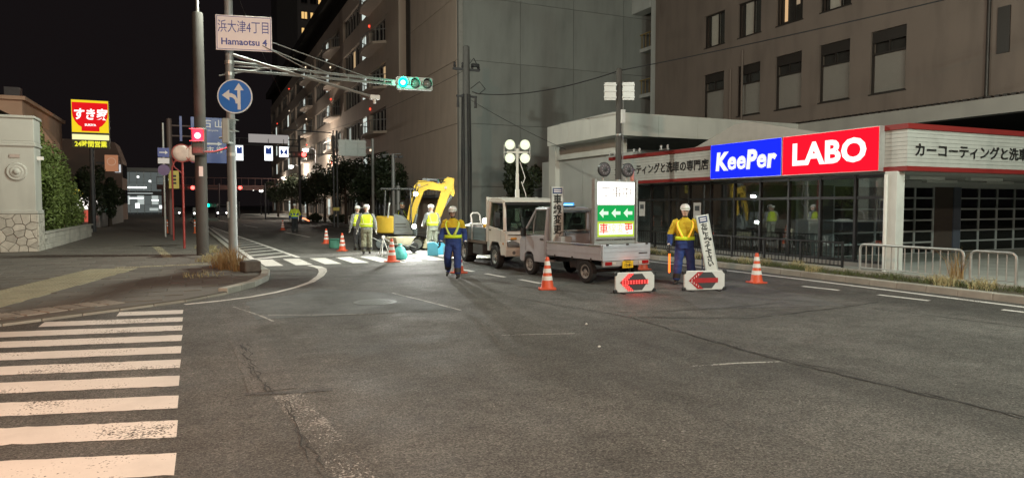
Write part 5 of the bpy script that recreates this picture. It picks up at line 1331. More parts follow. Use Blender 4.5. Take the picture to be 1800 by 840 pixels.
# arrow boards on the road
def arrow_board(label, loc, rz, lit):
    t = thing('arrow_board', label, 'sign', loc, rz)
    w, h, c = .46, .205, .07; z0 = .025
    P = [(-w+c,z0),(w-c,z0),(w,z0+c),(w,z0+2*h-c),(w-c,z0+2*h),(-w+c,z0+2*h),(-w,z0+2*h-c),(-w,z0+c)]
    MB().prism(P,0,.05,'xz').build('panel', M('arrow_white', (.62,.63,.62), .4, 0, .06, 8, stain=.15), t, bevel=.012)
    for s in (-1,1):
        for z in (z0+.03,z0+2*h-.03): MB().box(s*w-.045,s*w+.045,-.005,.055,z-.04,z+.04).build('corner_guard', BPLAST, t, bevel=.02)
        MB().box(s*.3-.02,s*.3+.02,-.1,.16,0,.025).build('foot', BPLAST, t)
    zc = z0+h
    MB().prism([(-.12,zc+.17),(.16,zc+.17),(.30,zc),(.16,zc-.17),(-.12,zc-.17),(-.26,zc)],-.004,-.001,'xz').build('dark_field', M('arrow_field', (.05,.05,.055), .6), t)
    AR = [(-.36,zc),(-.16,zc+.18),(-.03,zc+.18),(-.17,zc+.05),(.30,zc+.05),(.30,zc-.05),(-.17,zc-.05),(-.03,zc-.18),(-.16,zc-.18)]
    MB().prism(AR,-.008,-.0045,'xz').build('arrow', M('arrow_red', (.40,.02,.025), .5), t)
    if lit:
        LED = E('led_red', (1,.08,.07), 3.0); lm = MB().lathe([(.014,0),(.012,.008),(.001,.011)],8,axis='y').mesh('led', LED)
        for i in range(10): inst('led', lm, t, (-.30+.065*i,-.009,zc+.02)); inst('led', lm, t, (-.30+.065*i,-.009,zc-.02))
        for k in range(1,5):
            for q in range(3):
                for s in (-1,1): inst('led', lm, t, (-.30+.042*k+.045*q-.03,-.009,zc+s*(.02+.036*k)))
        light('AREA', t, (0,-.03,zc), 3.0, (1,.05,.05), .4, target=(0,-2,-.3), name='arrow_light')
    else:
        for s in (-1,1):
            for q in range(4): MB().box(-.30+.05*q,-.285+.05*q,-.012,-.009,zc+s*(.02+.035*q)-.02,zc+s*(.02+.035*q)+.02).build('silver_bar', SILV, t)
    return t
arrow_board('low white arrow board with its red arrow lit by LEDs behind the kei truck', (8.14,11.72,0), R(-4), True)
arrow_board('low white arrow board with an unlit dark red arrow at the guard\'s feet', (9.66,11.38,0), R(-14), False)

# traffic cones
CONE = M('cone_orange', (.62,.085,.03), .5, 0, .08, 9, stain=.12); CWH = M('cone_white', (.72,.72,.70), .45, 0, .06)
def cone_at(x, y, label, big=1.0):
    t = thing('traffic_cone', label, 'traffic cone', (x,y,0), random.uniform(-.6,.6), 'orange traffic cones around the works'); t.scale = (big,)*3
    MB().prism([(-.19,-.15),(-.15,-.19),(.15,-.19),(.19,-.15),(.19,.15),(.15,.19),(-.15,.19),(-.19,.15)],0,.03).build('base', CONE, t, bevel=.008)
    MB().lathe([(.155,.03),(.135,.06),(.04,.68),(.032,.70),(.001,.70)],22).build('cone_body', CONE, t, sharp=40)
    for z in (.20,.36,.52):
        r0 = .135-(z-.06)*.1532; MB().lathe([(r0+.002,z),(r0+.004,z),(r0+.004-.0138,z+.09),(r0+.002-.0138,z+.09)],22).build('white_band', CWH, t, sharp=40)
cone_at(6.79,13.06,'cone standing beside the kei truck cab on the dashed line'); cone_at(11.79,12.09,'cone standing alone between the guard and the shop railing')
cone_at(5.54,21.43,'cone with grimy top next to the cyan bag by the excavator',1.06); cone_at(5.07,27.3,'cone between the far cone and the two workers'); cone_at(5.35,32.8,'cone on the lane line beyond the two workers')
cone_at(5.35,51.5,'small distant cone near the distant guard'); cone_at(6.25,17.15,'cone half hidden behind the walking guard\'s leg'); cone_at(11.3,15.9,'cone half hidden behind the kei truck tail'); cone_at(8.55,24.0,'cone hidden among the tools beside the excavator worker')

# ---------------- flatbed truck facing us (local forward = +Y, turned round)
TW = M('truck_beige', (.70,.70,.65), .35, .05, .05, 9, stain=.15)
tk = thing('flatbed_truck', 'beige cab-over flatbed truck facing the junction with dark windows', 'truck', (8.50,19.45,0), R(179))
hw = .85
lowp = [(.95,.48),(.95,1.22),(1.75,1.16),(2.22,1.10),(2.33,1.02),(2.36,.62),(2.30,.42),(1.98,.40),(1.93,.62),(1.80,.76),(1.30,.76),(1.16,.62),(1.12,.48)]
for s in (-1,1):
    MB().prism(lowp, min(s*hw,s*(hw-.05)), max(s*hw,s*(hw-.05)), 'yz').build('cab_side', TW, tk, bevel=.03, seg=3)
    MB().ring([(s*(hw-.04),2.20,1.10),(s*(hw-.10),2.02,1.88)],[.055,.045],8).ring([(s*(hw-.05),1.02,1.20),(s*(hw-.1),1.03,1.92)],[.08,.07],8).ring([(s*(hw-.09),2.02,1.90),(s*(hw-.1),1.0,1.93)],.05,8).build('cab_pillar', TW, tk)
    MB().quad((s*(hw-.02),2.14,1.12),(s*(hw-.02),1.08,1.20),(s*(hw-.08),1.08,1.88),(s*(hw-.08),1.98,1.86)).build('side_window', CARGL, tk)
    MB().ring([(s*hw,2.08,1.62),(s*(hw+.18),2.16,1.66),(s*(hw+.18),2.16,1.2),(s*hw,2.1,1.18)],.012,6).build('mirror_arm', BPLAST, tk)
    MB().box(s*(hw+.18)-.09,s*(hw+.18)+.09,2.12,2.18,1.22,1.62).build('wing_mirror', BPLAST, tk, bevel=.02)
    MB().box(s*hw-.01,s*hw+.012,1.12,1.26,1.08,1.115).build('door_handle', BPLAST, tk)
    MB().box(s*(hw+.001)-.002,s*(hw+.001)+.002,2.0,2.006,.8,1.12).box(s*(hw+.001)-.002,s*(hw+.001)+.002,1.06,1.066,.62,1.19).build('door_seam', BPLAST, tk)
    MB().box(s*(hw+.002)-.01,s*(hw+.002)+.01,2.14,2.2,.72,.77).build('side_marker', M('amber_lens', (.6,.25,.02), .3), tk)
    hl_ = MB().prism([(s*.46,.64),(s*.80,.66),(s*.82,.82),(s*.70,.86),(s*.44,.76)],2.345,2.385,'xz').build('headlight', M('headlight_dark', (.22,.23,.23), .1, .3), tk, bevel=.015)
    MB().lathe([(.06,0),(.05,.02),(.001,.03)],14,axis='y',c=(s*.66,2.37,.74)).build('projector', M('headlight_lens'), hl_)
    o = MB().lathe([(.05,0),(.001,.01)],14,axis='y',c=(s*.62,0,.50)).build('fog_lamp', M('headlight_dark'), tk); o.location = (0,2.395,0); o.rotation_euler = (0,0,0)
MB().prism([(2.20,1.10),(2.33,1.02),(2.365,.64),(2.30,.62),(2.24,1.0),(2.12,1.08)], -hw+.05, hw-.05, 'yz').build('front_panel', TW, tk, bevel=.01)
MB().prism([(2.28,.38),(2.37,.40),(2.40,.58),(2.36,.635),(2.28,.635)], -hw-.005, hw+.005, 'yz').build('bumper', TW, tk, bevel=.02)
MB().box(-.42,.42,2.36,2.385,.66,.72).build('grille_slot', BPLAST, tk); MB().box(-.25,.25,2.395,2.41,.46,.54).build('intake', BPLAST, tk)
MB().ring([(.055*math.cos(2*math.pi*k/16),2.345,.90+.045*math.sin(2*math.pi*k/16)) for k in range(17)],.010,6,caps=False).box(-.045,.045,2.338,2.35,.895,.905).build('emblem', DSTEEL, tk)
MB().prism([(.92,1.90),(2.05,1.88),(2.10,1.90),(2.02,1.97),(1.7,2.02),(1.1,2.03),(.92,1.99)], -hw+.07, hw-.07, 'yz').build('roof', TW, tk, bevel=.035, seg=3)
MB().quad((-hw+.09,2.20,1.12),(hw-.09,2.20,1.12),(hw-.15,2.03,1.88),(-hw+.15,2.03,1.88)).build('windscreen', CARGL, tk)
MB().box(-hw+.1,hw-.1,2.16,2.23,1.075,1.12).build('wiper_cowl', BPLAST, tk)
for x in (-.3,.35): MB().ring([(x,2.235,1.12),(x+.32,2.215,1.2)],.01,5).build('wiper', BPLAST, tk)
bkw = MB().box(-hw+.05,hw-.05,.92,.98,.5,1.2).box(-hw+.05,-.5,.92,.98,1.2,1.92).box(.5,hw-.05,.92,.98,1.2,1.92).box(-.5,.5,.92,.98,1.70,1.92).build('cab_rear_wall', TW, tk)
MB().box(-.5,.5,.945,.955,1.2,1.70).build('rear_window', CARGL, tk)
for x in (-.42,.42): MB().box(x-.24,x+.24,1.15,1.55,.75,.92).box(x-.24,x+.24,1.05,1.2,.92,1.45).box(x-.13,x+.13,1.05,1.16,1.46,1.64).build('seat', M('seat_grey'), tk, bevel=.04)
MB().box(-.76,.76,1.85,2.18,.95,1.11).build('dashboard', BPLAST, tk, bevel=.04)
MB().ring([(.42+.19*math.cos(2*math.pi*k/16),1.82+.08*math.sin(2*math.pi*k/16),1.18+.14*math.sin(2*math.pi*k/16)) for k in range(17)],.014,5,caps=False).build('steering_wheel', BPLAST, tk)
MB().box(-.8,.8,1.0,2.25,.48,.56).build('cab_floor', DSTEEL, tk)
tc_ = MB()
for x in (-.36,.36): tc_.box(x-.05,x+.05,-2.3,2.1,.50,.64)
for y in (-2,-1,0,.8): tc_.box(-.36,.36,y-.04,y+.04,.52,.62)
tc_.build('chassis', DSTEEL, tk)
MB().box(-.84,-.5,-.2,.5,.34,.62).build('fuel_tank', DSTEEL, tk, bevel=.03); MB().box(.5,.84,-.3,.55,.32,.64).build('battery_box', DSTEEL, tk, bevel=.02)
MB().box(-hw,hw,-2.35,.85,.66,.74).build('bed_floor', M('bed_wood', (.12,.10,.08), .8), tk)
BEDS = M('bed_blue', (.14,.20,.22), .5, .1, .1, 6, stain=.2)
for s in (-1,1):
    for y0,y1 in ((-2.33,-.78),(-.74,.82)):
        sd_ = MB().box(min(s*hw,s*(hw-.04)),max(s*hw,s*(hw-.04)),y0,y1,.75,1.14).build('bed_side', BEDS, tk, bevel=.008)
        for z in (.85,.97,1.08): MB().box(min(s*hw,s*(hw+.01)),max(s*hw,s*(hw+.01)),y0+.03,y1-.03,z-.012,z+.012).build('side_rib', BEDS, sd_)
MB().box(-hw,hw,-2.38,-2.34,.75,1.14).build('tailgate', BEDS, tk, bevel=.008)
hbf = MB()
for x in (-.8,.8): hbf.box(x-.03,x+.03,.82,.88,.74,2.05)
for z in (1.3,1.65,2.02): hbf.box(-.77,.77,.83,.87,z-.02,z+.02)
hbf.build('headboard_frame', TW, tk)
for s in (-1,1):
    wheel(tk, s*.74, 1.48, .335, .18, STEEL); wheel(tk, s*.66, -1.15, .335, .34, STEEL)
    MB().box(s*.84-.02,s*.84+.0,-.78,-.74,.3,.7).box(s*.66-.2,s*.66+.2,-.72,-.70,.22,.66).build('mud_flap', BPLAST, tk)
for x in (-.62,.62): MB().box(x-.09,x+.09,2.37,2.392,.86,.92).build('turn_lamp', M('amber_lens'), tk, bevel=.01)
MB().box(-.165,.165,2.405,2.415,.40,.55).build('number_plate', M('plate_white', (.6,.62,.6), .5), tk, bevel=.004)
MB().box(-hw+.06,hw-.06,2.355,2.372,.985,1.0).build('front_crease', BPLAST, tk)
MB().prism([(1.98,1.86),(2.16,1.80),(2.18,1.83),(2.02,1.90)], -hw+.1, hw-.1, 'yz').build('sun_visor', BPLAST, tk)
# load in the truck bed
TB = lambda x,y,z: tuple(tk.matrix_basis @ Vector((x,y,z)))
ld = thing('yellow_work_lamp', 'yellow work lamp glowing in the flatbed just behind the cab', 'lamp', TB(.62,.35,.742))
MB().lathe([(.11,0),(.12,.05),(.12,.45),(.09,.5)],14).build('body', M('lamp_yellow', (.70,.40,.02), .4), ld); MB().lathe([(.10,.5),(.13,.55),(.13,.66),(.001,.70)],14).build('lens', E('work_lens', (1,.95,.8), 6), ld)
light('POINT', ld, (0,-.1,.85), 55, (1,.95,.82), .12)
rm_ = thing('white_hand_roller', 'white tubular hand frame of a compactor riding in the flatbed', 'compactor', TB(.35,-.95,.742), R(20))
MB().ring([(-.3,0,.3),(-.3,.1,.75),(-.22,.12,.82),(.0,.12,.82),(.08,.1,.75),(.08,0,.3)],.025,8).build('handle', WHITE, rm_); MB().box(-.45,.35,-.3,.25,0,.12).build('plate', DSTEEL, rm_, bevel=.03); MB().box(-.3,.2,-.2,.15,.12,.45).build('engine', M('engine_grey', (.3,.3,.3), .5), rm_, bevel=.04)
lf = thing('steel_frame', 'pale steel frame lying across the flatbed load', 'frame', TB(.55,-.35,.742), R(-15))
MB().ring([(-.3,-.2,0),(-.3,-.2,.5),(.3,-.2,.5),(.3,-.2,0)],.02,6).ring([(-.3,.2,0),(-.3,.2,.5),(.3,.2,.5),(.3,.2,0)],.02,6).ring([(-.3,-.2,.5),(-.3,.2,.5)],.02,6).build('tubes', STEEL, lf)
sbk = thing('sand_bag_pile', 'pale sheet-wrapped bundle heaped in the flatbed', 'bundle', TB(.3,-1.6,.742))
MB().lathe([(.55,0),(.58,.2),(.45,.38),(.2,.46),(.001,.47)],14).build('sheet', M('pale_sheet2', (.5,.52,.5), .7, 0, .15, 5, 1, 8), sbk, smooth=True)

# ---------------- light tower behind the truck
lt = thing('light_tower', 'white telescopic light tower with four round floodlights above the flatbed truck', 'light tower', (10.0,21.5,0), R(-18))
TWH = M('tower_white', (.72,.74,.68), .4, 0, .06)
MB().box(-.5,.5,-.35,.35,.3,1.2).build('generator', TWH, lt, bevel=.04)
for s in (-1,1): MB().lathe([(.26,-.08),(.26,.08)],16,axis='x',c=(s*.58,0,.26)).build('wheel', BLACK, lt)
MB().cyl((-.9,-.5,.05),(.9,.5,.3),.03).cyl((.9,-.5,.05),(-.9,.5,.3),.03).build('outrigger', TWH, lt)
MB().box(-.07,.07,-.07,.07,1.2,2.35).build('mast', TWH, lt, bevel=.01); MB().box(-.05,.05,-.05,.05,2.35,2.9).build('mast_section', TWH, lt); MB().box(-.038,.038,-.038,.038,2.9,3.55).build('mast_section', TWH, lt)
MB().box(-.36,.36,-.03,.03,3.60,3.66).box(-.04,.04,-.04,.04,3.5,3.75).build('crossbar', TWH, lt)
FLD = M('flood_glass', (.60,.62,.50), .15, 0, .15, 30, emit=.8, ecol=(.9,1,.75))
light('SPOT', lt, (-.62,.1,3.45), 1900, (.95,1,.88), .25, target=(-4.4,2.2,0), spot=130, blend=.7)
for x in (-.27,.25):
    for z,dz in ((3.42,-.0),(3.88,.0)):
        fl = MB().lathe([(.175,-.0),(.18,.03),(.15,-.02),(.10,-.2),(.05,-.27)],22,axis='y',c=(x,-.1,z)).build('flood_body', TWH, lt, sharp=50)
        MB().lathe([(.165,.0),(.14,.02),(.001,.03)],22,axis='y',c=(x,-.12,z)).build('flood_glass', FLD, fl, smooth=True)
        MB().ring([(x-.19,-.05,z),(x-.19,.0,3.63),(x+.19,.0,3.63),(x+.19,-.05,z)],.015,6).build('yoke', TWH, lt)
MB().ring([(.1,.05,3.3),(.2,.05,3.0),(.28,.05,2.75),(.2,.05,2.55),(.15,.05,2.62),(.3,.05,2.2),(.33,.05,1.9),(.12,.05,1.75)],.014,6).build('coiled_cable', WHITE, lt)

# ---------------- mini excavator (forward = +Y)
ex = thing('mini_excavator', 'yellow and grey mini excavator with its boom raised and work lamps lit', 'excavator', (7.55,27.6,0), math.atan2(-.92,-.40))
XY = M('excavator_yellow', (.62,.42,.05), .4, 0, .06, 8, stain=.12); XC = M('canopy_dark', (.03,.03,.032), .6); XG = M('excavator_grey', (.13,.145,.155), .5, 0, .1, 8)
for s in (-1,1):
    x0, x1 = s*.45, s*.75; a,b = min(x0,x1), max(x0,x1)
    tr = MB().prism([(-.92,.10),(-.80,.0),(.80,.0),(.92,.10),(1.0,.26),(.92,.42),(.78,.48),(-.78,.48),(-.92,.42),(-1.0,.26)], a, b, 'yz').build('track', BLACK, ex, bevel=.03)
    for k in range(15):
        y = -.8+.115*k; MB().box(a-.005,b+.005,y-.025,y+.025,-.0,.012).box(a-.005,b+.005,y-.025,y+.025,.475,.50).build('track_pad', BPLAST, tr)
    for y,r_ in ((-.74,.19),(.74,.19),(-.36,.10),(0,.10),(.36,.10)): MB().lathe([(r_,s*.02),(r_*.9,s*.04),(r_*.3,s*.05),(.001,s*.05)],16,axis='x',c=(x1,y,.24 if r_>.15 else .13)).build('track_roller', XG, tr)
MB().box(-.45,.45,-.4,.5,.25,.48).lathe([(.35,.46),(.35,.62)],20).build('undercarriage', XG, ex)
MB().prism([(.95,.08),(1.08,.05),(1.18,.12),(1.16,.40),(1.06,.44)], -.76, .76, 'yz').box(-.4,-.3,.4,1.0,.2,.3).box(.3,.4,.4,1.0,.2,.3).build('dozer_blade', M('blade_cream', (.45,.42,.30), .6, 0, .15, 6, stain=.3), ex, bevel=.015)
# upper body
def house(m, ys, z0, z1): pass
N = 14
cw = [( .70*math.cos(R(a)), -.18+.86*math.sin(R(a))) for a in range(180,361,15)]
MB().prism([(.70,-.20),(-.70,-.20)]+cw[1:-1], .66, 1.36).build('counterweight', XY, ex, bevel=.06, seg=3)
MB().prism([(.715,-.22),(.715,.55),(.45,.62),(-.45,.62),(-.715,.55),(-.715,-.22)], .62, .78).build('deck', XG, ex, bevel=.02)
MB().prism([(-.22,.78),(.50,.78),(.42,1.10),(.15,1.36),(-.22,1.46)], .30, .70, 'yz').prism([(-.22,.78),(.10,.78),(.06,1.1),(-.08,1.40),(-.22,1.45)], -.70, .30, 'yz').build('engine_cover', XG, ex, bevel=.03)
MB().box(-.56,-.12,-.18,.3,1.0,1.1).box(-.56,-.12,-.26,-.16,1.1,1.6).build('seat', BPLAST, ex, bevel=.03)
for s in (-1,1): MB().ring([(s*.62,-.6,1.36),(s*.60,-.55,2.42)],.035,8).ring([(s*.62,.5,.78),(s*.58,.45,2.42)],.03,8).build('canopy_post', XC, ex)
MB().box(-.68,.68,-.75,.62,2.42,2.50).build('canopy_roof', XC, ex, bevel=.04)
MB().ring([(.68,-.45,1.3),(.70,-.4,1.7),(.60,-.38,1.9)],.03,8).build('exhaust', STEEL, ex)
for x in (-.56,-.10): MB().cyl((x,.42,.78),(x,.36,1.2),.015).build('lever', BPLAST, ex)
# operator
op = person('excavator operator in dark jacket with lime straps seated under the canopy', tuple(ex.matrix_basis @ Vector((-.34,-.02,.18))), ex.rotation_euler.z,
    dict(arm_l=((-.27,.12,1.12),(-.22,.33,1.05)), arm_r=((.27,.12,1.12),(.22,.33,1.05)), leg_l=((-.12,.40,.92),(-.13,.42,.52)), leg_r=((.12,.40,.92),(.13,.42,.52)), hip=.02),
    dict(upper=DARKC, lower=DARKC, trousers=DARKC, head=SKIN), helmet=M('helmet_dark', (.08,.08,.085), .4), sc=1.0, face=False)
# boom, arm, bucket: side profiles
BX = .12; BO = -.45
MB().box(BX-.12,BX+.12,.13,.66,.55,1.0).build('swing_post', XG, ex, bevel=.02)
bm_ = [(.62,.88),(.84,.78),(1.15,1.72),(1.40,2.38),(1.58,2.45),(2.28,2.36),(2.36,2.50),(2.28,2.66),(1.48,2.82),(1.18,2.80),(1.00,2.58),(.80,1.75)]
MB().prism(bm_, -.10, .10, 'yz').build('boom', XY, ex, bevel=.015).location = (BX,BO,0)
MB().prism([(2.40,2.95),(2.66,2.90),(2.62,2.55),(2.46,2.25),(2.08,1.28),(1.92,1.20),(1.78,1.32),(2.10,2.36),(2.14,2.66),(2.26,2.88)], -.075, .075, 'yz').build('dipper_arm', XY, ex, bevel=.015).location = (BX,BO,0)
MB().prism([(2.46,2.83),(2.60,2.78),(2.68,2.30),(2.62,2.15),(2.50,2.22)], -.06, .06, 'yz').build('linkage_guard', XY, ex, bevel=.01).location = (BX,BO,0)
def ram(a, b, t=.55):
    a, b = Vector(a), Vector(b); q = a.lerp(b,t); r_ = MB().cyl(a,q,.055).build('ram', XG, ex); MB().cyl(q,b,.03).build('ram_rod', CHROME, r_); r_.location = (BX,BO,0); return r_
ram((0,.95,.75),(0,1.22,2.0)); ram((0,1.35,2.86),(0,2.36,2.80),.6); ram((0,2.58,2.25),(0,2.02,1.42),.6)
for p in ((.74,.86),(1.22,2.62),(2.30,2.52),(1.92,1.32)): MB().lathe([(.055,-.13),(.055,.13)],12,axis='x',c=(0,p[0],p[1])).build('pivot_pin', STEEL, ex).location = (BX,BO,0)
MB().prism([(1.95,1.30),(1.80,1.25),(1.55,.95),(1.52,.70),(1.68,.55),(1.95,.62),(2.02,.66),(1.90,.95),(2.02,1.20)], -.22, .22, 'yz').build('bucket', XG, ex, bevel=.015).location = (BX,BO,0)
for x in (-.16,0,.16): MB().prism([(1.95,.62),(2.10,.70),(2.0,.68)], x-.03, x+.03, 'yz').build('tooth', STEEL, ex).location = (BX,BO,0)
MB().ring([(.13,.8,.95),(.16,.9,1.7),(.14,1.2,2.5),(.13,1.6,2.66)],.016,6).ring([(-.13,.7,.9),(-.3,.45,1.3),(-.25,.6,1.5),(-.13,.95,1.6)],.016,6).build('hydraulic_hose', BPLAST, ex).location = (BX,BO,0)
MB().ring([(.115,.95,1.9),(.15,1.15,2.75),(.13,1.8,2.80),(.12,2.3,2.75)],.018,6).ring([(-.115,.95,1.9),(-.15,1.15,2.8),(-.13,1.9,2.84),(-.12,2.35,2.95)],.018,6).build('hydraulic_hose', BPLAST, ex).location = (BX,BO,0)
for y,z in ((1.05,2.30),(1.6,2.80),(2.0,2.72)): MB().box(-.16,.16,y-.04,y+.04,z-.03,z+.05).build('hose_clamp', XG, ex).location = (BX,BO,0)
MB().box(.701,.708,-.15,.28,1.02,1.06).box(.701,.708,-.15,.30,.9,.93).build('cover_louvre', BPLAST, ex)
# lit lamps on the boom and deck
ELAMP = E('work_light', (1,1,.95), 45)
inv = ex.matrix_basis.to_3x3().inverted()
def xlamp(p, tgt, e, r_):
    l_ = MB().lathe([(r_+.015,-.03),(r_+.02,0),(r_+.01,-.08),(.02,-.12)],16,axis='y').build('work_lamp', BPLAST, ex)
    MB().lathe([(r_,0),(r_*.8,.015),(.001,.02)],16,axis='y').build('lamp_lens', ELAMP, l_, smooth=True)
    l_.location = p; dv = Vector(tgt)-Vector(p); l_.rotation_euler = (0,0,math.atan2(dv.x,-dv.y))
    light('SPOT', ex, Vector(p)+dv.normalized()*.15, e, (1,1,.93), .08, target=tgt, spot=140, blend=.6)
tl = lambda x,y,z: ex.matrix_basis.inverted() @ Vector((x,y,z))
xlamp((.52,.66,2.26), tl(5.8,20,0), 1150, .085); xlamp((.74,.62,.95), tl(5.9,21.5,.2), 750, .085)

# ---------------- tools and containers around the works
def jerry(label, loc, rz, col, sc=1.0):
    t = thing('plastic_container', label, 'container', loc, rz, None); t.scale = (sc,)*3
    MB().prism([(-.16,0),(.16,0),(.17,.02),(.17,.34),(.08,.42),(-.17,.42),(-.17,.02)],-.12,.12,'xz').build('tank', M('plastic_'+label[:6], col, .4, 0, .08, 8), t, bevel=.03, seg=3)
    MB().cyl((.12,0,.38),(.16,0,.45),.03).build('cap', BPLAST, t); MB().ring([(-.12,0,.42),(-.1,0,.48),(.02,0,.48),(.06,0,.42)],.014,6).build('handle', BPLAST, t)
jerry('light blue plastic container standing next to the bent worker', (7.55,23.4,0), R(-20), (.10,.42,.58), 1.15)
jerry('second blue plastic container tucked behind the first', (7.9,23.7,0), R(15), (.08,.36,.52), 1.05)
cb = thing('cyan_bag', 'slumped cyan bag on the ground next to the grimy cone', 'bag', (6.05,22.3,0), R(20))
MB().lathe([(.20,0),(.24,.06),(.23,.22),(.15,.38),(.05,.46),(.08,.52),(.001,.53)],14).build('sack', M('cyan_plastic', (.10,.52,.50), .5, 0, .15, 6, 1.2, 9), cb, smooth=True); MB().lathe([(.055,.44),(.062,.45),(.055,.47)],12).build('tie', WHITE, cb)
wbw = thing('wheelbarrow', 'cream wheelbarrow with upturned handles in front of the excavator', 'wheelbarrow', (6.75,24.9,0), R(-62))
CRM = M('barrow_cream', (.50,.46,.33), .5, 0, .12, 6, stain=.3)
o = MB(); V = []; 
for z,f_ in ((.32,.7),(.62,1.0)): V += [(-.33*f_,-.5*f_,z),(.33*f_,-.5*f_,z),(.36*f_,.45*f_,z),(.0,.62*f_,z),(-.36*f_,.45*f_,z)]
o.add(V, [(4,3,2,1,0)]+[(i,(i+1)%5,5+(i+1)%5,5+i) for i in range(5)]); tb2 = o.build('tray', CRM, wbw, bevel=.02); tb2.modifiers.new('s','SOLIDIFY').thickness = .012
for s in (-1,1): MB().ring([(s*.10,.72,.2),(s*.22,.3,.30),(s*.27,-.55,.40),(s*.29,-1.05,.62)],.018,6).build('handle', STEEL, wbw); MB().ring([(s*.26,-.3,.38),(s*.26,-.42,.01),(s*.26,-.2,.01)],.015,6).build('leg', STEEL, wbw)
MB().lathe([(.19,-.05),(.20,0),(.19,.05)],18,axis='x',c=(0,.72,.2)).build('wheel', BLACK, wbw)
gn = thing('portable_generator', 'small tan generator with tube frame on the ground beside the blue containers', 'generator', (7.75,21.9,0), R(25))
MB().box(-.2,.2,-.14,.14,.06,.34).build('engine', M('gen_tan', (.48,.38,.20), .5, 0, .2, 12), gn, bevel=.04)
MB().ring([(-.24,-.16,.02),(-.24,-.16,.42),(.24,-.16,.42),(.24,-.16,.02)],.014,6).ring([(-.24,.16,.02),(-.24,.16,.42),(.24,.16,.42),(.24,.16,.02)],.014,6).build('frame', STEEL, gn); MB().lathe([(.07,0),(.05,.02)],12,axis='y',c=(.05,-.14,.2)).build('recoil', DSTEEL, gn)
wf = thing('survey_stand', 'white spindly stand next to the wheelbarrow', 'stand', (5.95,24.2,0))
for a in range(3): MB().cyl((.22*math.cos(a*2.1),.22*math.sin(a*2.1),0),(0,0,.62),.014,n=6).build('leg', WHITE, wf)
MB().cbox((0,0,.66),(.1,.1,.1)).build('head', WHITE, wf)
gb = thing('green_box', 'dark green box behind the two workers', 'box', (5.1,29.3,0)); MB().box(-.2,.2,-.15,.15,0,.35).build('case', M('green_case', (.05,.22,.16), .5), gb, bevel=.03); MB().box(-.21,.21,-.16,.16,.35,.40).build('lid', M('green_lid', (.05,.2,.15), .5), gb, bevel=.02)
# ================================================================== VEGETATION
def leaf_mat(name, a, b):
    m = M(name, a, .6, 0, .35, 3, rnd=.1); return m
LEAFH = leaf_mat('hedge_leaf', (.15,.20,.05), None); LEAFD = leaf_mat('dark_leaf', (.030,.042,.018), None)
BARK = M('bark', (.08,.06,.045), .9, 0, .3, 8, .6, 20)
def foliage(name, mat, parent, blobs, n, size, seed=1):
    rn = random.Random(seed); V = []; Fs = []; tot = sum(b[3]*b[4]*b[5] for b in blobs)
    for bl in blobs:
        cx_,cy_,cz_,rx,ry,rz = bl; k = int(n*rx*ry*rz/tot)
        for _ in range(k):
            while True:
                p = Vector((rn.uniform(-1,1),rn.uniform(-1,1),rn.uniform(-1,1)))
                if p.length < 1 and p.length > rn.random()**.6*.95: break
            q = Vector((cx_+p.x*rx, cy_+p.y*ry, cz_+p.z*rz)); s = size*rn.uniform(.6,1.4)
            a = Vector((rn.gauss(0,1),rn.gauss(0,1),rn.gauss(0,1))).normalized(); b = a.cross(Vector((rn.gauss(0,1),rn.gauss(0,1),rn.gauss(0,1)))).normalized()
            i = len(V); V += [q-a*s, q+b*s*.45, q+a*s, q-b*s*.45]; Fs.append((i,i+1,i+2,i+3))
    return MB().add(V,Fs).build(name, mat, parent)
def clumps(c, r, n, seed, k=.38):
    rn = random.Random(seed); out = []
    for _ in range(n):
        d = Vector((rn.gauss(0,1),rn.gauss(0,1),rn.gauss(0,1))).normalized()*rn.uniform(.35,.95)
        f = rn.uniform(.7,1.3)*k; out.append((c[0]+d.x*r[0]*(1-k*.5), c[1]+d.y*r[1]*(1-k*.5), c[2]+d.z*r[2]*(1-k*.5), r[0]*f, r[1]*f, r[2]*f))
    return out
hg = thing('evergreen_hedge', 'dense leafy evergreen hedge behind the low block wall', 'hedge', (-6.5,36.5,.06))
bl = []
for k in range(6):
    y = -3.2+2.05*k; h = (5.0,5.0,4.5,4.1,3.6,3.1)[k]
    bl += clumps((.05,y,h*.52+.3), (1.0,1.35,h*.50), 20, 20+k, .36)
foliage('crown', LEAFH, hg, bl, 26000, .075, 5)
for k in range(6): MB().ring([(-.1,-3.2+2.05*k,0),(0,-3.1+2.05*k,1.2),(.1,-3.2+2.05*k,2.6)],[.09,.07,.03],8).build('trunk', BARK, hg)
def tree(label, x, y, h, r, seed, mat=LEAFD, n=3500, name='dark_tree'):
    t = thing(name, label, 'tree', (x,y,.05), seed*1.7, 'dark trees along the apartment block'); rn = random.Random(seed)
    MB().ring([(0,0,0),(rn.uniform(-.1,.1),rn.uniform(-.1,.1),h*.35),(rn.uniform(-.2,.2),0,h*.75)],[.16,.11,.04],8).build('trunk', BARK, t)
    for k in range(5):
        a = k*1.3+seed; z = h*(.3+.1*k); MB().ring([(0,0,z),(math.cos(a)*r*.4,math.sin(a)*r*.4,z+.3),(math.cos(a)*r*.75,math.sin(a)*r*.75,z+.6)],[.06,.04,.015],6).build('branch', BARK, t)
    foliage('crown', mat, t, clumps((0,0,h*.62),(r,r,h*.40),16,seed,.36), n, .13, seed)
tree('rounded dark tree nearest the camera pole by the apartment block',12.3,47,5.6,1.5,3); tree('dark tree with a split crown beside the grey overhead sign',12.1,53,5.9,1.6,4)
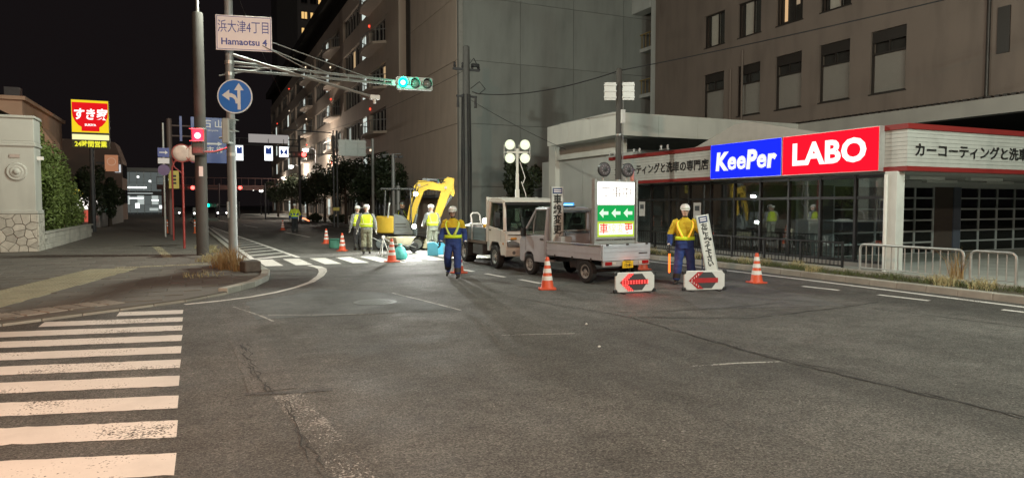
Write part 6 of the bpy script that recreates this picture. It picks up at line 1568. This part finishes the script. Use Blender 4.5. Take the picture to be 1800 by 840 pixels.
tree('taller dark tree behind the twin steel poles',11.9,62,6.6,1.9,5); tree('broad dark tree behind the far cone',11.3,70,6.0,2.0,6); tree('low dark tree beyond the broad one',10.9,79,5.6,2.0,7); tree('dim tree beside the red signal pole',10.6,90,6.2,2.2,8); tree('dim small tree at the far end of the row',10.2,104,6.0,2.2,9)
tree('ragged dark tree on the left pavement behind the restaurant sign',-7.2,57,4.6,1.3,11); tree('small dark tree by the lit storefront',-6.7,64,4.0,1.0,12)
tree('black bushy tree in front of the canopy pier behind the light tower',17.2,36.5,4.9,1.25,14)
# low dark shrub bank on the right pavement
for k,(x,y) in enumerate([(11.3,50),(10.9,56),(10.4,64),(9.8,72)]):
    t = thing('low_shrub', 'low clipped shrub in the dark bed along the right pavement', 'shrub', (x+1.0,y,.08), 0, 'clipped shrubs in the right bed')
    foliage('crown', LEAFD, t, clumps((0,0,.5),(.7,3.0,.55),10,30+k,.4), 1500, .09, 40+k); MB().ring([(0,0,0),(0,.1,.3)],[.06,.03],6).build('stem', BARK, t)
# outside stair rails next to the canopy
sr_ = thing('stair_rail', 'pale sloping stair handrails behind the light tower', 'handrail', (17.4,38,0))
for k in range(3): MB().cyl((-1.6,0,1.5+.22*k),(2.4,-1.6,3.3+.22*k),.035,n=6).build('rail', ALU, sr_)
for x in (-1.4,.4,2.2): MB().cyl((x,-.4*(x+1.6),0),(x,-.4*(x+1.6),1.9+.45*(x+1.6)),.03,n=6).build('post', ALU, sr_)
# grass: blades
def grass(name, spots, mat, seed, hmin, hmax, w, lean=.5):
    rn = random.Random(seed); V = []; Fs = []
    for (x,y,z,r,n) in spots:
        for _ in range(n):
            a = rn.uniform(0,6.28); q = r*math.sqrt(rn.random()); bx, by = x+q*math.cos(a), y+q*math.sin(a); h = rn.uniform(hmin,hmax)
            d = Vector((rn.gauss(0,lean),rn.gauss(0,lean),0)); s = Vector((rn.gauss(0,1),rn.gauss(0,1),0)).normalized()*w
            p0 = Vector((bx,by,z)); p1 = p0+d*h*.35+Vector((0,0,h*.6)); p2 = p0+d*h+Vector((0,0,h*.95)); i = len(V)
            V += [p0-s,p0+s,p1+s*.8,p1-s*.8,p2]; Fs += [(i,i+1,i+2,i+3),(i+3,i+2,i+4)]
    return MB().add(V,Fs).build(name, mat)
DRY = M('dry_grass', (.32,.21,.09), .8, 0, .3, 2); DRYL = M('straw_grass', (.36,.31,.16), .8, 0, .3, 2); GRN = M('green_grass', (.07,.085,.028), .8, 0, .35, 2)
dg_ = grass('dry_grass_clump', [(.62,19.9,.06,.22,200),(.85,19.3,.06,.16,110),(.4,20.5,.06,.22,80),(.75,21.3,.06,.15,80)], DRY, 3, .25,.78,.006,.34)
tag(dg_, 'tall clump of dry brown grass at the foot of the steel mast', 'grass')
MB().box(.72,1.14,19.7,20.25,.06,.5).build
rk_ = thing('corner_stump', 'broken dark stone block at the pavement corner behind the dry grass', 'stone', (1.15,19.1,.06), R(20))
MB().prism([(-.22,-.2),(.2,-.24),(.28,.1),(.1,.26),(-.2,.2)],0,.30).build('block', M('stump_stone', (.10,.09,.08), .9, 0, .3, 8, 1, 15), rk_, bevel=.05)
st2 = grass('straw_edge', [(.3,23.0,.06,.5,300),(.45,24.6,.06,.45,300),(.3,27.5,.06,.35,260),(.15,30,.06,.4,260),(0,18.3,.06,.5,90)], DRYL, 4, .05,.22,.006,.6)
struct(st2,'stuff'); tag(st2,'straw-coloured weeds along the kerb at the pavement corner','weeds')
vg = [(14.4+random.uniform(-.3,.3), 3.2+20.5*i/130+random.uniform(-.2,.2), .12, .26, 46) for i in range(130)]
v1 = grass('verge_grass', vg, GRN, 5, .05,.16,.006,.6); struct(v1,'stuff'); tag(v1,'short green verge grass along the right kerb','grass')
vg2 = [(14.35+random.uniform(-.35,.35), random.uniform(3.5,22), .12, .20, 60) for i in range(34)]+[(14.4,9.3,.12,.25,120),(14.6,8.7,.12,.3,140),(14.4,15.2,.12,.25,100),(14.7,13.6,.12,.2,120)]
v2 = grass('verge_straw', vg2, DRYL, 6, .08,.28,.006,.5); struct(v2,'stuff'); tag(v2,'dry straw tufts in the right verge','grass')
grs = grass('tall_weed', [(14.95,9.45,.12,.13,70)], DRY, 8, .4,.85,.007,.2); tag(grs,'tall brown weed growing at the gap between the silver guard rails','weed')

# ================================================================== STREET LAMPS that light the junction (behind and beside the camera)
def street_lamp(label, loc, h, arm, energy, col):
    t = thing('street_lamp', label, 'street lamp', loc, 0, 'street lamps around the junction')
    MB().lathe([(.11,0),(.09,h*.5),(.06,h)],12).build('post', GP, t); MB().ring([(0,0,h-.1),(arm[0]*.4,arm[1]*.4,h+.25),(arm[0],arm[1],h+.3)],.04,8).build('arm', GP, t)
    MB().cbox((arm[0],arm[1],h+.34),(.55,.3,.12)).build('lamp_head', GP, t, bevel=.04); MB().cbox((arm[0],arm[1],h+.27),(.45,.24,.02)).build('lamp_lens', E('street_lens', (1,.95,.85), 6), t)
    light('POINT', t, (arm[0],arm[1],h+.1), energy*LAMP_GAIN, col, .18)
street_lamp('street lamp on the near left pavement outside the view', (-8.5,1.0,0), 8.5, (2.2,.4), 1250, (1,.50,.29))
street_lamp('street lamp on the near right pavement outside the view', (14.4,-5,0), 9.5, (-1.8,0), 1450, (.85,1,.84))
street_lamp('street lamp across the junction behind the view', (-2,-20,0), 9.5, (0,1.5), 1500, (1,.90,.72))
light('POINT', cp, (1.75,-.57,10.95), 950*LAMP_GAIN, (.95,1,.86), .18)
street_lamp('street lamp added out of view on the right pavement to light the trucks', (14.4,4.3,.08), 10.5, (-3.4,.8), 560, (.96,1,.90))  # added lamp, brightens the truck fronts, the guard and the shop wing
